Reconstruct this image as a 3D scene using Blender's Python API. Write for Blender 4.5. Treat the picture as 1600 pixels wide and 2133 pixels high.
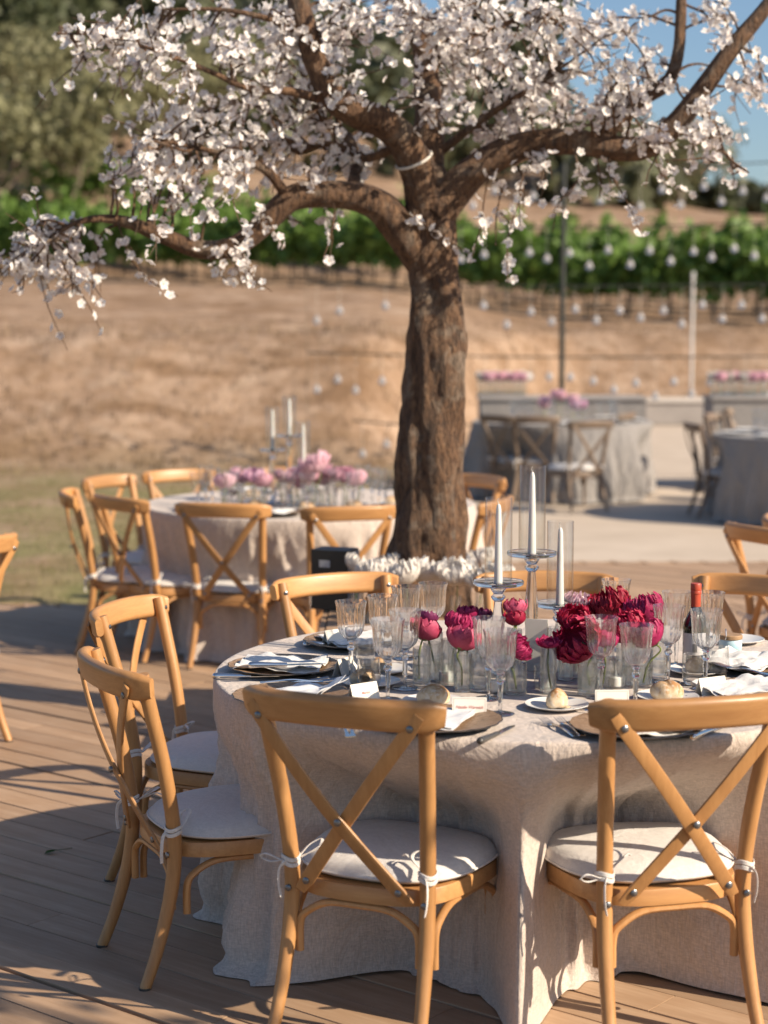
import bpy, math, random
import numpy as np
from mathutils import Vector, Matrix, noise as mnoise

random.seed(7)
rng = np.random.default_rng(7)
PI = math.pi
SC = bpy.context.scene
COL = SC.collection
for _o in list(bpy.data.objects):
    bpy.data.objects.remove(_o)

# ------------------------------------------------------------------ camera
F_PX, CAM_H, PITCH = 3800.0, 1.77, math.radians(5.89)
cam_d = bpy.data.cameras.new('camera')
cam = bpy.data.objects.new('camera', cam_d)
COL.objects.link(cam)
cam.location = (0, 0, CAM_H)
cam.rotation_euler = (PI / 2 - PITCH, 0, 0)
cam_d.sensor_fit = 'VERTICAL'
cam_d.sensor_height = 36.0
cam_d.lens = 36.0 * F_PX / 2133.0
cam_d.clip_start = 0.1
cam_d.clip_end = 2000
cam_d.dof.use_dof = True
cam_d.dof.focus_distance = 5.25
cam_d.dof.aperture_fstop = 2.3
SC.camera = cam

# ------------------------------------------------------------------ sky, sun, exposure
SUN_EL = math.radians(32)
SUN_AZ = math.atan2(0.90, -0.43)          # compass style: 0 = +Y, 90 deg = +X
sun_dir = Vector((math.sin(SUN_AZ) * math.cos(SUN_EL), math.cos(SUN_AZ) * math.cos(SUN_EL), math.sin(SUN_EL)))
world = bpy.data.worlds.new('World')
SC.world = world
world.use_nodes = True
wn = world.node_tree.nodes
wl = world.node_tree.links
wn.clear()
w_out = wn.new('ShaderNodeOutputWorld')
w_bg = wn.new('ShaderNodeBackground')
w_sky = wn.new('ShaderNodeTexSky')
w_sky.sky_type = 'NISHITA'
w_sky.sun_disc = False
w_sky.sun_elevation = SUN_EL
w_sky.sun_rotation = SUN_AZ
w_sky.air_density = 1.0
w_sky.dust_density = 1.0
w_sky.ozone_density = 3.5
w_bg.inputs['Strength'].default_value = 0.078
wl.new(w_sky.outputs[0], w_bg.inputs[0])
wl.new(w_bg.outputs[0], w_out.inputs[0])
sun_d = bpy.data.lights.new('sun', 'SUN')
sun_d.energy = 4.6
sun_d.angle = math.radians(0.55)
sun_d.color = (1.0, 0.86, 0.67)
sun = bpy.data.objects.new('sun', sun_d)
COL.objects.link(sun)
sun.rotation_euler = (-sun_dir).to_track_quat('-Z', 'Y').to_euler()
SC.view_settings.view_transform = 'Standard'
SC.view_settings.look = 'None'
SC.view_settings.exposure = 0.72
SC.view_settings.gamma = 1.0
SC.view_settings.use_curve_mapping = False
cy = SC.cycles
cy.max_bounces = 14
cy.transmission_bounces = 12
cy.transparent_max_bounces = 24
cy.glossy_bounces = 6
cy.diffuse_bounces = 3
cy.caustics_reflective = False
cy.caustics_refractive = False
cy.sample_clamp_indirect = 6.0
cy.use_denoising = True

# ------------------------------------------------------------------ helpers
def ray(px, py):
    x = (px - 800.0) / F_PX
    y = -(py - 1066.5) / F_PX
    c, s = math.cos(PITCH), math.sin(PITCH)
    return Vector((x, c + y * s, -s + y * c))
def at(px, py, z):
    """point at height z seen at that place of the photograph"""
    d = ray(px, py)
    t = (z - CAM_H) / d.z
    return Vector((d.x * t, d.y * t, z))
def atd(px, py, Y):
    """point at distance Y"""
    d = ray(px, py)
    t = Y / d.y
    return Vector((d.x * t, Y, CAM_H + d.z * t))
def smooth(a, b, x):
    t = min(1.0, max(0.0, (x - a) / (b - a)))
    return t * t * (3 - 2 * t)
def nz(x, y=0.0, z=0.0):
    return mnoise.noise(Vector((x, y, z)))

class MB:
    """collects geometry for one mesh object"""
    def __init__(s):
        s.v = []; s.f = []
    def add(s, vs, fs):
        o = len(s.v)
        s.v.extend([tuple(p) for p in vs])
        s.f.extend([tuple(i + o for i in f) for f in fs])
        return s
    def box(s, cx, cy_, cz, sx, sy, sz, rot=None):
        vs = []
        for dx in (-.5, .5):
            for dy in (-.5, .5):
                for dz in (-.5, .5):
                    p = Vector((dx * sx, dy * sy, dz * sz))
                    if rot: p = rot @ p
                    vs.append(p + Vector((cx, cy_, cz)))
        return s.add(vs, [(0,1,3,2),(4,6,7,5),(0,4,5,1),(2,3,7,6),(0,2,6,4),(1,5,7,3)])
    def sweep(s, path, prof, up=(0,0,1), scales=None, closed=False, caps=True):
        path = [Vector(p) for p in path]
        n = len(path); m = len(prof)
        vs = []; fs = []
        u = Vector(up)
        for i, p in enumerate(path):
            if closed:
                t = path[(i+1) % n] - path[i-1]
            else:
                t = path[min(i+1, n-1)] - path[max(i-1, 0)]
            t.normalize()
            b = t.cross(u)
            if b.length < 1e-4:
                b = t.cross(Vector((1, 0.3, 0)))
            b.normalize()
            nn = b.cross(t).normalized()
            k = scales[i] if scales else 1.0
            for (a, c) in prof:
                vs.append(p + b * (a * k) + nn * (c * k))
        rings = n if closed else n - 1
        for i in range(rings):
            j = (i + 1) % n
            for q in range(m):
                r = (q + 1) % m
                fs.append((i*m+q, i*m+r, j*m+r, j*m+q))
        if caps and not closed:
            fs.append(tuple(range(m-1, -1, -1)))
            fs.append(tuple((n-1)*m+q for q in range(m)))
        return s.add(vs, fs)
    def tube(s, path, r, seg=10, up=(0.13,0.21,0.97), closed=False, caps=True):
        prof = [(math.cos(2*PI*k/seg), math.sin(2*PI*k/seg)) for k in range(seg)]
        if not isinstance(r, (list, tuple)):
            r = [r] * len(path)
        return s.sweep(path, prof, up, r, closed, caps)
    def lathe(s, prof, seg=32, flute=0, amp=0.0, off=(0,0,0), fl_range=None, scallop=0):
        """prof: (r, z) list; r = 0 makes a pole"""
        vs = []; fs = []
        rows = []
        for (r, z) in prof:
            if r < 1e-6:
                rows.append([len(vs)])
                vs.append((off[0], off[1], off[2]+z))
            else:
                row = []
                for k in range(seg):
                    a = 2*PI*k/seg
                    rr = r
                    if flute:
                        w = 1.0
                        if fl_range:
                            w = smooth(fl_range[0], fl_range[0]+.02, z) * (1 - smooth(fl_range[1]-.03, fl_range[1], z))
                        rr = r * (1 + amp * w * math.cos(flute * a))
                    row.append(len(vs))
                    vs.append((off[0]+rr*math.cos(a), off[1]+rr*math.sin(a), off[2]+z))
                rows.append(row)
        for a, b in zip(rows[:-1], rows[1:]):
            for k in range(seg):
                k2 = (k+1) % seg
                if len(a) == 1 and len(b) == 1: continue
                if len(a) == 1: fs.append((a[0], b[k2], b[k]))
                elif len(b) == 1: fs.append((a[k], a[k2], b[0]))
                else: fs.append((a[k], a[k2], b[k2], b[k]))
        return s.add(vs, fs)
    def mesh(s, name, mat, sharp=40, flat=False):
        me = bpy.data.meshes.new(name)
        me.from_pydata(s.v, [], s.f)
        if mat: me.materials.append(mat)
        if not flat:
            me.polygons.foreach_set('use_smooth', [True]*len(me.polygons))
            me.set_sharp_from_angle(angle=math.radians(sharp))
        me.update()
        return me
    def build(s, name, mat, parent=None, sharp=40, flat=False):
        return obj(name, s.mesh(name, mat, sharp, flat), parent)

def obj(name, me, parent=None, loc=None):
    o = bpy.data.objects.new(name, me)
    COL.objects.link(o)
    if parent: o.parent = parent
    if loc is not None: o.location = loc
    return o
def tag(o, label, cat, group=None):
    o['label'] = label; o['category'] = cat
    if group: o['group'] = group
    return o
def thing(name, label, cat, loc=(0,0,0), rotz=0.0, group=None):
    o = bpy.data.objects.new(name, None)
    COL.objects.link(o)
    o.empty_display_size = 0.05
    o.location = loc
    o.rotation_euler = (0, 0, rotz)
    return tag(o, label, cat, group)
def kind(o, k):
    o['kind'] = k
    return o
def dup(root, loc, rotz=0.0, label=None, group=None, scale=None, mat=None):
    def cp(o, par):
        c = o.copy()
        COL.objects.link(c)
        if par: c.parent = par
        for ch in o.children: cp(ch, c)
        return c
    r = cp(root, None)
    r.location = loc
    r.rotation_euler = (0, 0, rotz)
    if scale: r.scale = (scale,)*3
    if label: r['label'] = label
    if group: r['group'] = group
    return r
def big_mesh(name, verts, faces_n, mat, uv=None, smoothf=False):
    """verts (N,3); faces_n (M,k) all of one size: quick build"""
    verts = np.asarray(verts, dtype=np.float32); F = np.asarray(faces_n, dtype=np.int32)
    me = bpy.data.meshes.new(name)
    me.vertices.add(len(verts)); me.vertices.foreach_set('co', verts.ravel())
    k = F.shape[1]
    me.loops.add(F.size); me.loops.foreach_set('vertex_index', F.ravel())
    me.polygons.add(len(F)); me.polygons.foreach_set('loop_start', np.arange(0, F.size, k, dtype=np.int32))
    if smoothf: me.polygons.foreach_set('use_smooth', [True]*len(F))
    me.materials.append(mat)
    me.update(calc_edges=True)
    return me
def scatter(name, tv, tf, locs, rots, scl, mat):
    """copies of a template (tv, tf) joined into one mesh"""
    tv = np.asarray(tv, float); tf = np.asarray(tf, int)
    N = len(locs)
    V = np.einsum('nij,kj->nki', rots, tv) * np.asarray(scl).reshape(N, 1, -1) + np.asarray(locs)[:, None, :]
    Fa = tf[None] + (np.arange(N) * len(tv))[:, None, None]
    return big_mesh(name, V.reshape(-1, 3), Fa.reshape(-1, tf.shape[1]), mat)
def rand_rots(n):
    q = rng.normal(size=(n, 4)); q /= np.linalg.norm(q, axis=1)[:, None]
    w, x, y, z = q.T
    return np.stack([np.stack([1-2*(y*y+z*z), 2*(x*y-z*w), 2*(x*z+y*w)], -1),
                     np.stack([2*(x*y+z*w), 1-2*(x*x+z*z), 2*(y*z-x*w)], -1),
                     np.stack([2*(x*z-y*w), 2*(y*z+x*w), 1-2*(x*x+y*y)], -1)], 1)
def catmull(pts, sub=6):
    """pts: sequences of floats (any length); smooth curve through them"""
    P = np.array(pts, float)
    P = np.vstack([2*P[0]-P[1], P, 2*P[-1]-P[-2]])
    out = []
    for i in range(1, len(P)-2):
        for k in range(sub):
            t = k/sub
            a, b, c, d = P[i-1], P[i], P[i+1], P[i+2]
            out.append(.5*((2*b)+(-a+c)*t+(2*a-5*b+4*c-d)*t*t+(-a+3*b-3*c+d)*t**3))
    out.append(P[-2])
    return np.array(out)

# ------------------------------------------------------------------ materials
class NT:
    def __init__(s, name):
        s.m = bpy.data.materials.new(name); s.m.use_nodes = True
        s.t = s.m.node_tree; s.t.nodes.clear()
        s.out = s.n('ShaderNodeOutputMaterial')
    def n(s, k, **kw):
        x = s.t.nodes.new(k)
        for a, b in kw.items(): setattr(x, a, b)
        return x
    def l(s, a, b): s.t.links.new(a, b)
    def coord(s, sc=(1,1,1), rot=(0,0,0), kind_='Object'):
        tc = s.n('ShaderNodeTexCoord'); mp = s.n('ShaderNodeMapping')
        mp.inputs['Scale'].default_value = sc; mp.inputs['Rotation'].default_value = rot
        s.l(tc.outputs[kind_], mp.inputs[0]); return mp.outputs[0]
    def noise(s, vec, scale, detail=4, rough=.55, dist=0.0):
        x = s.n('ShaderNodeTexNoise'); x.inputs['Scale'].default_value = scale
        x.inputs['Detail'].default_value = detail; x.inputs['Roughness'].default_value = rough
        x.inputs['Distortion'].default_value = dist
        if vec is not None: s.l(vec, x.inputs['Vector'])
        return x.outputs['Fac']
    def ramp(s, fac, stops):
        x = s.n('ShaderNodeValToRGB'); e = x.color_ramp.elements
        while len(e) < len(stops): e.new(.5)
        for i, (p, c) in enumerate(stops):
            e[i].position = p; e[i].color = (*c, 1) if len(c) == 3 else c
        s.l(fac, x.inputs[0]); return x.outputs[0]
    def mix(s, fac, a, b, blend='MIX'):
        x = s.n('ShaderNodeMix', data_type='RGBA', blend_type=blend)
        for sock, val in ((x.inputs[0], fac), (x.inputs[6], a), (x.inputs[7], b)):
            if hasattr(val, 'is_linked') or hasattr(val, 'links'): s.l(val, sock)
            else: sock.default_value = val if not isinstance(val, tuple) else (*val, 1)[:4]
        return x.outputs[2]
    def bump(s, h, strength=.3, dist=.01):
        x = s.n('ShaderNodeBump'); x.inputs['Strength'].default_value = strength
        x.inputs['Distance'].default_value = dist; s.l(h, x.inputs['Height']); return x.outputs[0]
    def bsdf(s, color=None, rough=.5, normal=None, **kw):
        b = s.n('ShaderNodeBsdfPrincipled')
        if color is not None:
            if isinstance(color, tuple): b.inputs['Base Color'].default_value = (*color, 1)
            else: s.l(color, b.inputs['Base Color'])
        if isinstance(rough, (int, float)): b.inputs['Roughness'].default_value = rough
        else: s.l(rough, b.inputs['Roughness'])
        if normal is not None: s.l(normal, b.inputs['Normal'])
        for k, v in kw.items(): b.inputs[k.replace('_', ' ')].default_value = v
        return b
    def done(s, sh):
        s.l(sh.outputs[0] if hasattr(sh, 'outputs') else sh, s.out.inputs[0]); return s.m

def m_wood(name, dark, light, rough=.40, coat=.12, grain=(30, 30, 3)):
    t = NT(name); v = t.coord(grain)
    oi = t.n('ShaderNodeObjectInfo')
    add = t.n('ShaderNodeVectorMath', operation='ADD'); t.l(v, add.inputs[0]); t.l(oi.outputs['Location'], add.inputs[1])
    v = add.outputs[0]
    f = t.noise(v, 1.6, 5, .6, .6); g = t.noise(v, 7, 3, .6)
    c = t.ramp(f, [(.25, dark), (.75, light)])
    c = t.mix(t.ramp(g, [(.42, (0,0,0)), (.62, (.28,.28,.28))]), c, dark, 'MIX')
    big = t.noise(t.coord((1,1,1)), 5, 3)
    c = t.mix(t.ramp(big, [(.35, (0,0,0)), (.7, (.22,)*3)]), c, (.30, .15, .06))
    vr = t.n('ShaderNodeMapRange'); t.l(oi.outputs['Random'], vr.inputs[0]); vr.inputs[3].default_value = .80; vr.inputs[4].default_value = 1.14
    hs = t.n('ShaderNodeHueSaturation'); t.l(c, hs.inputs['Color']); t.l(vr.outputs[0], hs.inputs['Value']); c = hs.outputs[0]
    r = t.n('ShaderNodeMapRange'); t.l(g, r.inputs[0]); r.inputs[3].default_value = rough-.06; r.inputs[4].default_value = rough+.12
    return t.done(t.bsdf(c, r.outputs[0], t.bump(g, .10, .002), Coat_Weight=coat, Coat_Roughness=.25))
def m_cloth(name, col, weave=900, rough=.9, var=.1, wrinkle=0.0):
    t = NT(name); v = t.coord((1,1,1))
    a = t.n('ShaderNodeTexWave', wave_type='BANDS', bands_direction='X'); b = t.n('ShaderNodeTexWave', wave_type='BANDS', bands_direction='Z')
    b2 = t.n('ShaderNodeTexWave', wave_type='BANDS', bands_direction='Y')
    for w in (a, b, b2):
        w.inputs['Scale'].default_value = weave/6.28; w.inputs['Distortion'].default_value = 2.0; w.inputs['Detail Scale'].default_value = 3
        t.l(v, w.inputs[0])
    s1 = t.n('ShaderNodeMath', operation='ADD'); t.l(a.outputs['Fac'], s1.inputs[0]); t.l(b.outputs['Fac'], s1.inputs[1])
    s2 = t.n('ShaderNodeMath', operation='ADD'); t.l(s1.outputs[0], s2.inputs[0]); t.l(b2.outputs['Fac'], s2.inputs[1])
    slub = t.noise(t.coord((60, 60, 260)), 1.0, 3); slub2 = t.noise(t.coord((260, 260, 40)), 1.0, 3)
    mm = t.n('ShaderNodeMath', operation='MULTIPLY'); t.l(slub, mm.inputs[0]); t.l(slub2, mm.inputs[1])
    dk = tuple(c*(1-var*2.2) for c in col); lt = tuple(min(.95, c*(1+var)) for c in col)
    c = t.ramp(mm.outputs[0], [(.12, dk), (.36, lt)])
    bn = t.bump(s2.outputs[0], .12, .0008)
    if wrinkle:
        wr = t.noise(t.coord((1,1,.45)), 7, 6, .62, 1.6)
        x = t.n('ShaderNodeBump'); x.inputs['Strength'].default_value = wrinkle; x.inputs['Distance'].default_value = .035
        t.l(wr, x.inputs['Height']); t.l(bn, x.inputs['Normal']); bn = x.outputs[0]
    return t.done(t.bsdf(c, rough, bn, Sheen_Weight=.15, Specular_IOR_Level=.2))
def m_plain(name, col, rough=.5, var=.0, scale=20, bump=0.0, **kw):
    t = NT(name)
    if var or bump:
        f = t.noise(t.coord(), scale, 5, .6)
        c = t.ramp(f, [(.3, tuple(x*(1-var) for x in col)), (.7, tuple(min(1, x*(1+var)) for x in col))])
        return t.done(t.bsdf(c, rough, t.bump(f, bump, .004) if bump else None, **kw))
    return t.done(t.bsdf(col, rough, **kw))
def m_glass(name, share=.45, tint=(.985,.99,.99), rough=0.0, ior=1.48):
    """share: how much bends the light like solid crystal; the rest passes as through a thin wall"""
    t = NT(name)
    tr = t.n('ShaderNodeBsdfTransparent'); tr.inputs[0].default_value = (*tint, 1)
    gl = t.n('ShaderNodeBsdfGlossy'); gl.inputs['Roughness'].default_value = .02
    lw = t.n('ShaderNodeLayerWeight'); lw.inputs['Blend'].default_value = .5
    pw = t.n('ShaderNodeMath', operation='POWER'); t.l(lw.outputs['Facing'], pw.inputs[0]); pw.inputs[1].default_value = 4.0
    fr = t.n('ShaderNodeMath', operation='MULTIPLY_ADD'); t.l(pw.outputs[0], fr.inputs[0]); fr.inputs[1].default_value = .8; fr.inputs[2].default_value = .03
    thin = t.n('ShaderNodeMixShader'); t.l(fr.outputs[0], thin.inputs[0]); t.l(tr.outputs[0], thin.inputs[1]); t.l(gl.outputs[0], thin.inputs[2])
    so = t.n('ShaderNodeBsdfGlass'); so.inputs['IOR'].default_value = ior; so.inputs['Roughness'].default_value = rough
    so.inputs[0].default_value = (*tint, 1)
    mx = t.n('ShaderNodeMixShader'); mx.inputs[0].default_value = share
    t.l(thin.outputs[0], mx.inputs[1]); t.l(so.outputs[0], mx.inputs[2])
    return t.done(mx.outputs[0])
def m_petal(name, stops, scale=22, trans=.3, rough=.55):
    t = NT(name)
    oi = t.n('ShaderNodeObjectInfo')
    f = t.noise(t.coord(), scale, 3, .6)
    s = t.n('ShaderNodeMath', operation='ADD'); t.l(f, s.inputs[0])
    r = t.n('ShaderNodeMapRange'); t.l(oi.outputs['Random'], r.inputs[0]); r.inputs[3].default_value = -.12; r.inputs[4].default_value = .12
    t.l(r.outputs[0], s.inputs[1])
    c = t.ramp(s.outputs[0], stops)
    b = t.bsdf(c, rough, t.bump(t.noise(t.coord((1,1,.2)), 160, 2), .15, .001))
    tl = t.n('ShaderNodeBsdfTranslucent'); t.l(c, tl.inputs[0])
    mx = t.n('ShaderNodeMixShader'); mx.inputs[0].default_value = trans
    t.l(b.outputs[0], mx.inputs[1]); t.l(tl.outputs[0], mx.inputs[2])
    return t.done(mx.outputs[0])
def m_leaf(name, a, b, scale=.7, trans=.3):
    t = NT(name)
    f = t.noise(t.coord(), scale, 6, .75)
    c = t.ramp(f, [(.3, a), (.7, b)])
    p = t.bsdf(c, .6); tl = t.n('ShaderNodeBsdfTranslucent'); t.l(c, tl.inputs[0])
    mx = t.n('ShaderNodeMixShader'); mx.inputs[0].default_value = trans
    t.l(p.outputs[0], mx.inputs[1]); t.l(tl.outputs[0], mx.inputs[2])
    return t.done(mx.outputs[0])

M = {}
M['chair'] = m_wood('beech_wood', (.41,.195,.068), (.57,.30,.115))
M['chair_x'] = m_wood('beech_wood_bent', (.41,.195,.068), (.57,.30,.115), grain=(3, 30, 30))
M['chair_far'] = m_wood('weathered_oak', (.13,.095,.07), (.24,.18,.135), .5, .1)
M['deck'] = m_wood('deck_wood', (.34,.215,.13), (.50,.345,.23), .62, 0.0, (14, 1.2, 14))
M['linen'] = m_cloth('oatmeal_linen', (.585,.495,.435), wrinkle=.55)
M['linen_far'] = m_cloth('grey_linen', (.27,.25,.238), wrinkle=.3)
M['cushion'] = m_cloth('cushion_canvas', (.66,.62,.585), weave=1600, var=.04, wrinkle=.25)
M['tie'] = m_cloth('cotton_ribbon', (.70,.66,.62), weave=1600, var=.05)
M['napkin'] = m_cloth('white_napkin', (.72,.70,.68), weave=1500, var=.05, wrinkle=.3)
M['bolt'] = m_plain('steel_bolt', (.22,.22,.23), .35, Metallic=1.0)
M['rattan'] = m_plain('woven_rattan', (.16,.10,.055), .7, .5, 220, .6)
M['steel'] = m_plain('cutlery_steel', (.72,.71,.70), .16, Metallic=1.0)
M['blackh'] = m_plain('dark_handle', (.06,.055,.05), .3)
M['bowl'] = m_glass('goblet_glass', .9, (.995,.997,.997))
M['vase'] = m_glass('vase_glass', .3, (.995,.998,.998))
M['crystal'] = m_glass('crystal_glass', .9, (.99,.993,.998))
M['thin'] = m_glass('thin_glass', .05)
t = NT('milky_drop_glass'); g_ = t.n('ShaderNodeBsdfGlass'); g_.inputs['IOR'].default_value = 1.45
p_ = t.bsdf((.85,.85,.88), .08); mx = t.n('ShaderNodeMixShader'); mx.inputs[0].default_value = .36
t.l(g_.outputs[0], mx.inputs[1]); t.l(p_.outputs[0], mx.inputs[2]); M['drop'] = t.done(mx.outputs[0])
M['water'] = m_glass('vase_water', .0, (.97,.985,.98), 0, 1.33)
M['wax'] = m_plain('white_wax', (.82,.79,.75), .45, .03, 30, 0, Subsurface_Weight=.15)
M['wick'] = m_plain('cotton_wick', (.62,.58,.52), .9)
M['porcelain'] = m_plain('white_porcelain', (.76,.74,.71), .2, .02, 8)
M['card'] = m_plain('cream_card', (.78,.74,.66), .75, .02, 60)
M['ink'] = m_plain('red_ink', (.55,.20,.17), .7)
M['inkgrey'] = m_plain('pale_ink', (.55,.30,.27), .7)
M['stem'] = m_plain('flower_stem', (.20,.24,.07), .55, .25, 40)
M['sepal'] = m_plain('sepal_green', (.16,.20,.07), .55, .2, 40)
M['crimson'] = m_petal('crimson_petals', [(.3,(.24,.005,.022)),(.55,(.46,.014,.058)),(.8,(.64,.05,.16))])
M['magenta'] = m_petal('magenta_petals', [(.3,(.30,.006,.06)),(.55,(.52,.03,.15)),(.8,(.68,.12,.28))])
M['rose'] = m_petal('rose_petals', [(.3,(.55,.05,.13)),(.55,(.70,.14,.25)),(.8,(.78,.30,.40))])
M['purple'] = m_petal('purple_petals', [(.3,(.13,.008,.06)),(.6,(.24,.03,.12)),(.85,(.45,.10,.28))])
M['pink'] = m_petal('pink_petals', [(.3,(.78,.42,.52)),(.55,(.85,.57,.65)),(.8,(.89,.74,.78))])
M['lilac'] = m_petal('lilac_petals', [(.3,(.52,.26,.42)),(.55,(.68,.42,.56)),(.8,(.78,.58,.68))])
M['whitep'] = m_petal('white_petals', [(.3,(.78,.72,.66)),(.7,(.86,.82,.78))])
M['blossom'] = m_petal('blossom_petals', [(.3,(.80,.72,.71)),(.5,(.86,.82,.80)),(.75,(.90,.88,.86))], 6, .35)
M['stamen'] = m_plain('blossom_centre', (.62,.36,.16), .7)
M['bark'] = None
M['iron'] = m_plain('dark_iron', (.03,.032,.028), .5)
M['wpole'] = m_plain('white_painted_pole', (.66,.65,.64), .4)
M['render'] = m_plain('grey_render_wall', (.33,.30,.28), .85, .12, 3, .2)
M['coping'] = m_plain('pale_coping', (.62,.57,.52), .8, .08, 4, .1)
M['blackbox'] = m_plain('black_case', (.018,.017,.016), .45, .2, 30)
M['greybox'] = m_plain('grey_panel', (.42,.42,.43), .6, .08, 30)
M['bottle'] = m_plain('dark_bottle_glass', (.012,.014,.008), .08, Coat_Weight=.6)
M['cap'] = m_plain('red_foil_cap', (.45,.065,.03), .42, .1, 60, .1)
M['label'] = m_plain('bottle_label', (.62,.60,.60), .6)
M['barcode'] = m_plain('black_print', (.02,.02,.02), .6)
M['jarblue'] = None
M['lidwood'] = m_wood('jar_lid_wood', (.38,.22,.11), (.55,.36,.20), .5, 0)
M['vine'] = m_leaf('vine_leaves', (.055,.125,.018), (.22,.34,.07), 1.6)
M['olive'] = m_leaf('olive_leaves', (.14,.14,.065), (.30,.285,.15), .8)
M['wood_l'] = m_leaf('woodland_leaves', (.045,.055,.025), (.12,.125,.06), .12, .2)
M['pine'] = m_leaf('pine_needles', (.035,.05,.02), (.10,.11,.05), .5, .2)
M['otrunk'] = m_plain('olive_bark', (.20,.16,.12), .9, .35, 4, .5)
M['drygrass'] = m_leaf('dry_grass', (.15,.095,.05), (.38,.27,.17), 1.3, .3)
M['lawn'] = m_leaf('thin_lawn', (.10,.12,.035), (.30,.24,.12), .9, .3)
M['leafgreen'] = m_leaf('shade_tree_leaves', (.03,.07,.015), (.09,.14,.03), 2.0, .2)

# bark: ridged, reddish brown with grey lichen patches
t = NT('blossom_bark'); v = t.coord((1,1,.28))
f1 = t.noise(v, 26, 8, .68, 1.6); f2 = t.noise(t.coord((1,1,1)), 7, 4, .6, .4); f3 = t.noise(t.coord((1,1,.5)), 70, 4, .7)
c = t.ramp(f1, [(.30,(.024,.012,.007)), (.45,(.12,.060,.030)), (.62,(.23,.125,.064)), (.8,(.32,.20,.12))])
c = t.mix(t.ramp(f2, [(.54,(0,0,0)), (.64,(.6,)*3)]), c, (.26,.205,.155))
c = t.mix(t.ramp(f3, [(.38,(.55,)*3), (.55,(0,0,0))]), c, (.025,.015,.01))
bh = t.mix(.35, f1, f3)
M['bark'] = t.done(t.bsdf(c, .72, t.bump(bh, 1.0, .045)))
# jar print: pale blue glaze with a greener lower band
t = NT('blue_jar_print'); tc = t.coord(); sx = t.n('ShaderNodeSeparateXYZ'); t.l(tc, sx.inputs[0])
nn = t.noise(tc, 70, 3); ad = t.n('ShaderNodeMath', operation='MULTIPLY_ADD'); t.l(nn, ad.inputs[0]); ad.inputs[1].default_value = .012; t.l(sx.outputs[2], ad.inputs[2])
c = t.ramp(ad.outputs[0], [(.012,(.25,.42,.38)), (.024,(.42,.60,.58)), (.03,(.38,.62,.72)), (.045,(.55,.74,.82))])
M['jarblue'] = t.done(t.bsdf(c, .3))
# menu / printed napkin paper
t = NT('printed_paper'); tc = t.coord((1,1,1)); f = t.noise(tc, 34, 4, .6, .8); g = t.noise(tc, 90, 2)
c = t.ramp(f, [(.40,(.76,.74,.72)), (.52,(.70,.71,.74)), (.60,(.77,.75,.73))])
c = t.mix(t.ramp(g, [(.58,(0,0,0)), (.66,(.25,)*3)]), c, (.60,.55,.56))
M['paper'] = t.done(t.bsdf(c, .7, t.bump(f, .2, .004)))
# charger: bark-like pressed surface, dark bronze
t = NT('bronze_bark_charger'); tc = t.coord(); f = t.noise(t.coord((1,3,1)), 40, 7, .7, 2.2)
c = t.ramp(f, [(.32,(.10,.06,.03)), (.5,(.29,.18,.105)), (.66,(.44,.30,.19))])
M['charger'] = t.done(t.bsdf(c, .38, t.bump(f, .8, .004)))
M['chargerim'] = m_plain('tarnished_silver_rim', (.20,.18,.15), .25, .3, 60, .2, Metallic=.9)
# bread
t = NT('bread_crust'); tc = t.coord(); f = t.noise(tc, 28, 6, .65, .6); sx = t.n('ShaderNodeSeparateXYZ'); t.l(tc, sx.inputs[0])
hm = t.n('ShaderNodeMath', operation='MULTIPLY_ADD'); t.l(sx.outputs[2], hm.inputs[0]); hm.inputs[1].default_value = 9.0; t.l(f, hm.inputs[2])
c = t.ramp(hm.outputs[0], [(.45,(.60,.46,.31)), (.66,(.66,.50,.32)), (.84,(.42,.22,.085)), (.98,(.34,.15,.05))])
fl = t.noise(tc, 60, 5, .7)
c = t.mix(t.ramp(fl, [(.52,(0,0,0)), (.62,(.6,)*3)]), c, (.72,.64,.53))
M['bread'] = t.done(t.bsdf(c, .75, t.bump(f, .5, .004)))
# ground: dry earth and straw, patchy lawn near the deck
t = NT('dry_ground'); tc = t.coord((1,1,1)); sx = t.n('ShaderNodeSeparateXYZ'); t.l(tc, sx.inputs[0])
a = t.noise(tc, .55, 7, .62, .5); b = t.noise(tc, 3.2, 6, .65); d = t.noise(t.coord((1,.5,2.2)), 1.3, 6, .6, 1.0)
c = t.ramp(a, [(.28,(.20,.125,.075)), (.46,(.33,.225,.155)), (.70,(.43,.31,.225))])
c = t.mix(t.ramp(b, [(.38,(.6,)*3), (.58,(0,0,0))]), c, (.20,.12,.065))
c = t.mix(t.ramp(d, [(.54,(0,0,0)), (.70,(.55,)*3)]), c, (.46,.35,.265))
e = t.noise(t.coord((.5,.9,1.6)), .9, 6, .7, 1.4)
c = t.mix(t.ramp(e, [(.50,(0,0,0)), (.64,(.7,)*3)]), c, (.17,.10,.055))
ly = t.n('ShaderNodeMapRange'); t.l(sx.outputs[1], ly.inputs[0]); ly.inputs[1].default_value = 23.5; ly.inputs[2].default_value = 19.0
ln = t.noise(tc, .8, 5, .65, .4); lr = t.ramp(ln, [(.35,(.15,)*3), (.62,(1,1,1))])
lm = t.n('ShaderNodeMath', operation='MULTIPLY'); t.l(ly.outputs[0], lm.inputs[0]); t.l(lr, lm.inputs[1])
c = t.mix(lm.outputs[0], c, t.ramp(b, [(.3,(.15,.15,.06)), (.7,(.30,.25,.13))]))
M['ground'] = t.done(t.bsdf(c, .95, t.bump(b, .6, .06), Specular_IOR_Level=.1))
t = NT('pale_terrace'); tc = t.coord(); f = t.noise(tc, 1.4, 6, .6); g = t.noise(tc, 60, 3)
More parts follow.
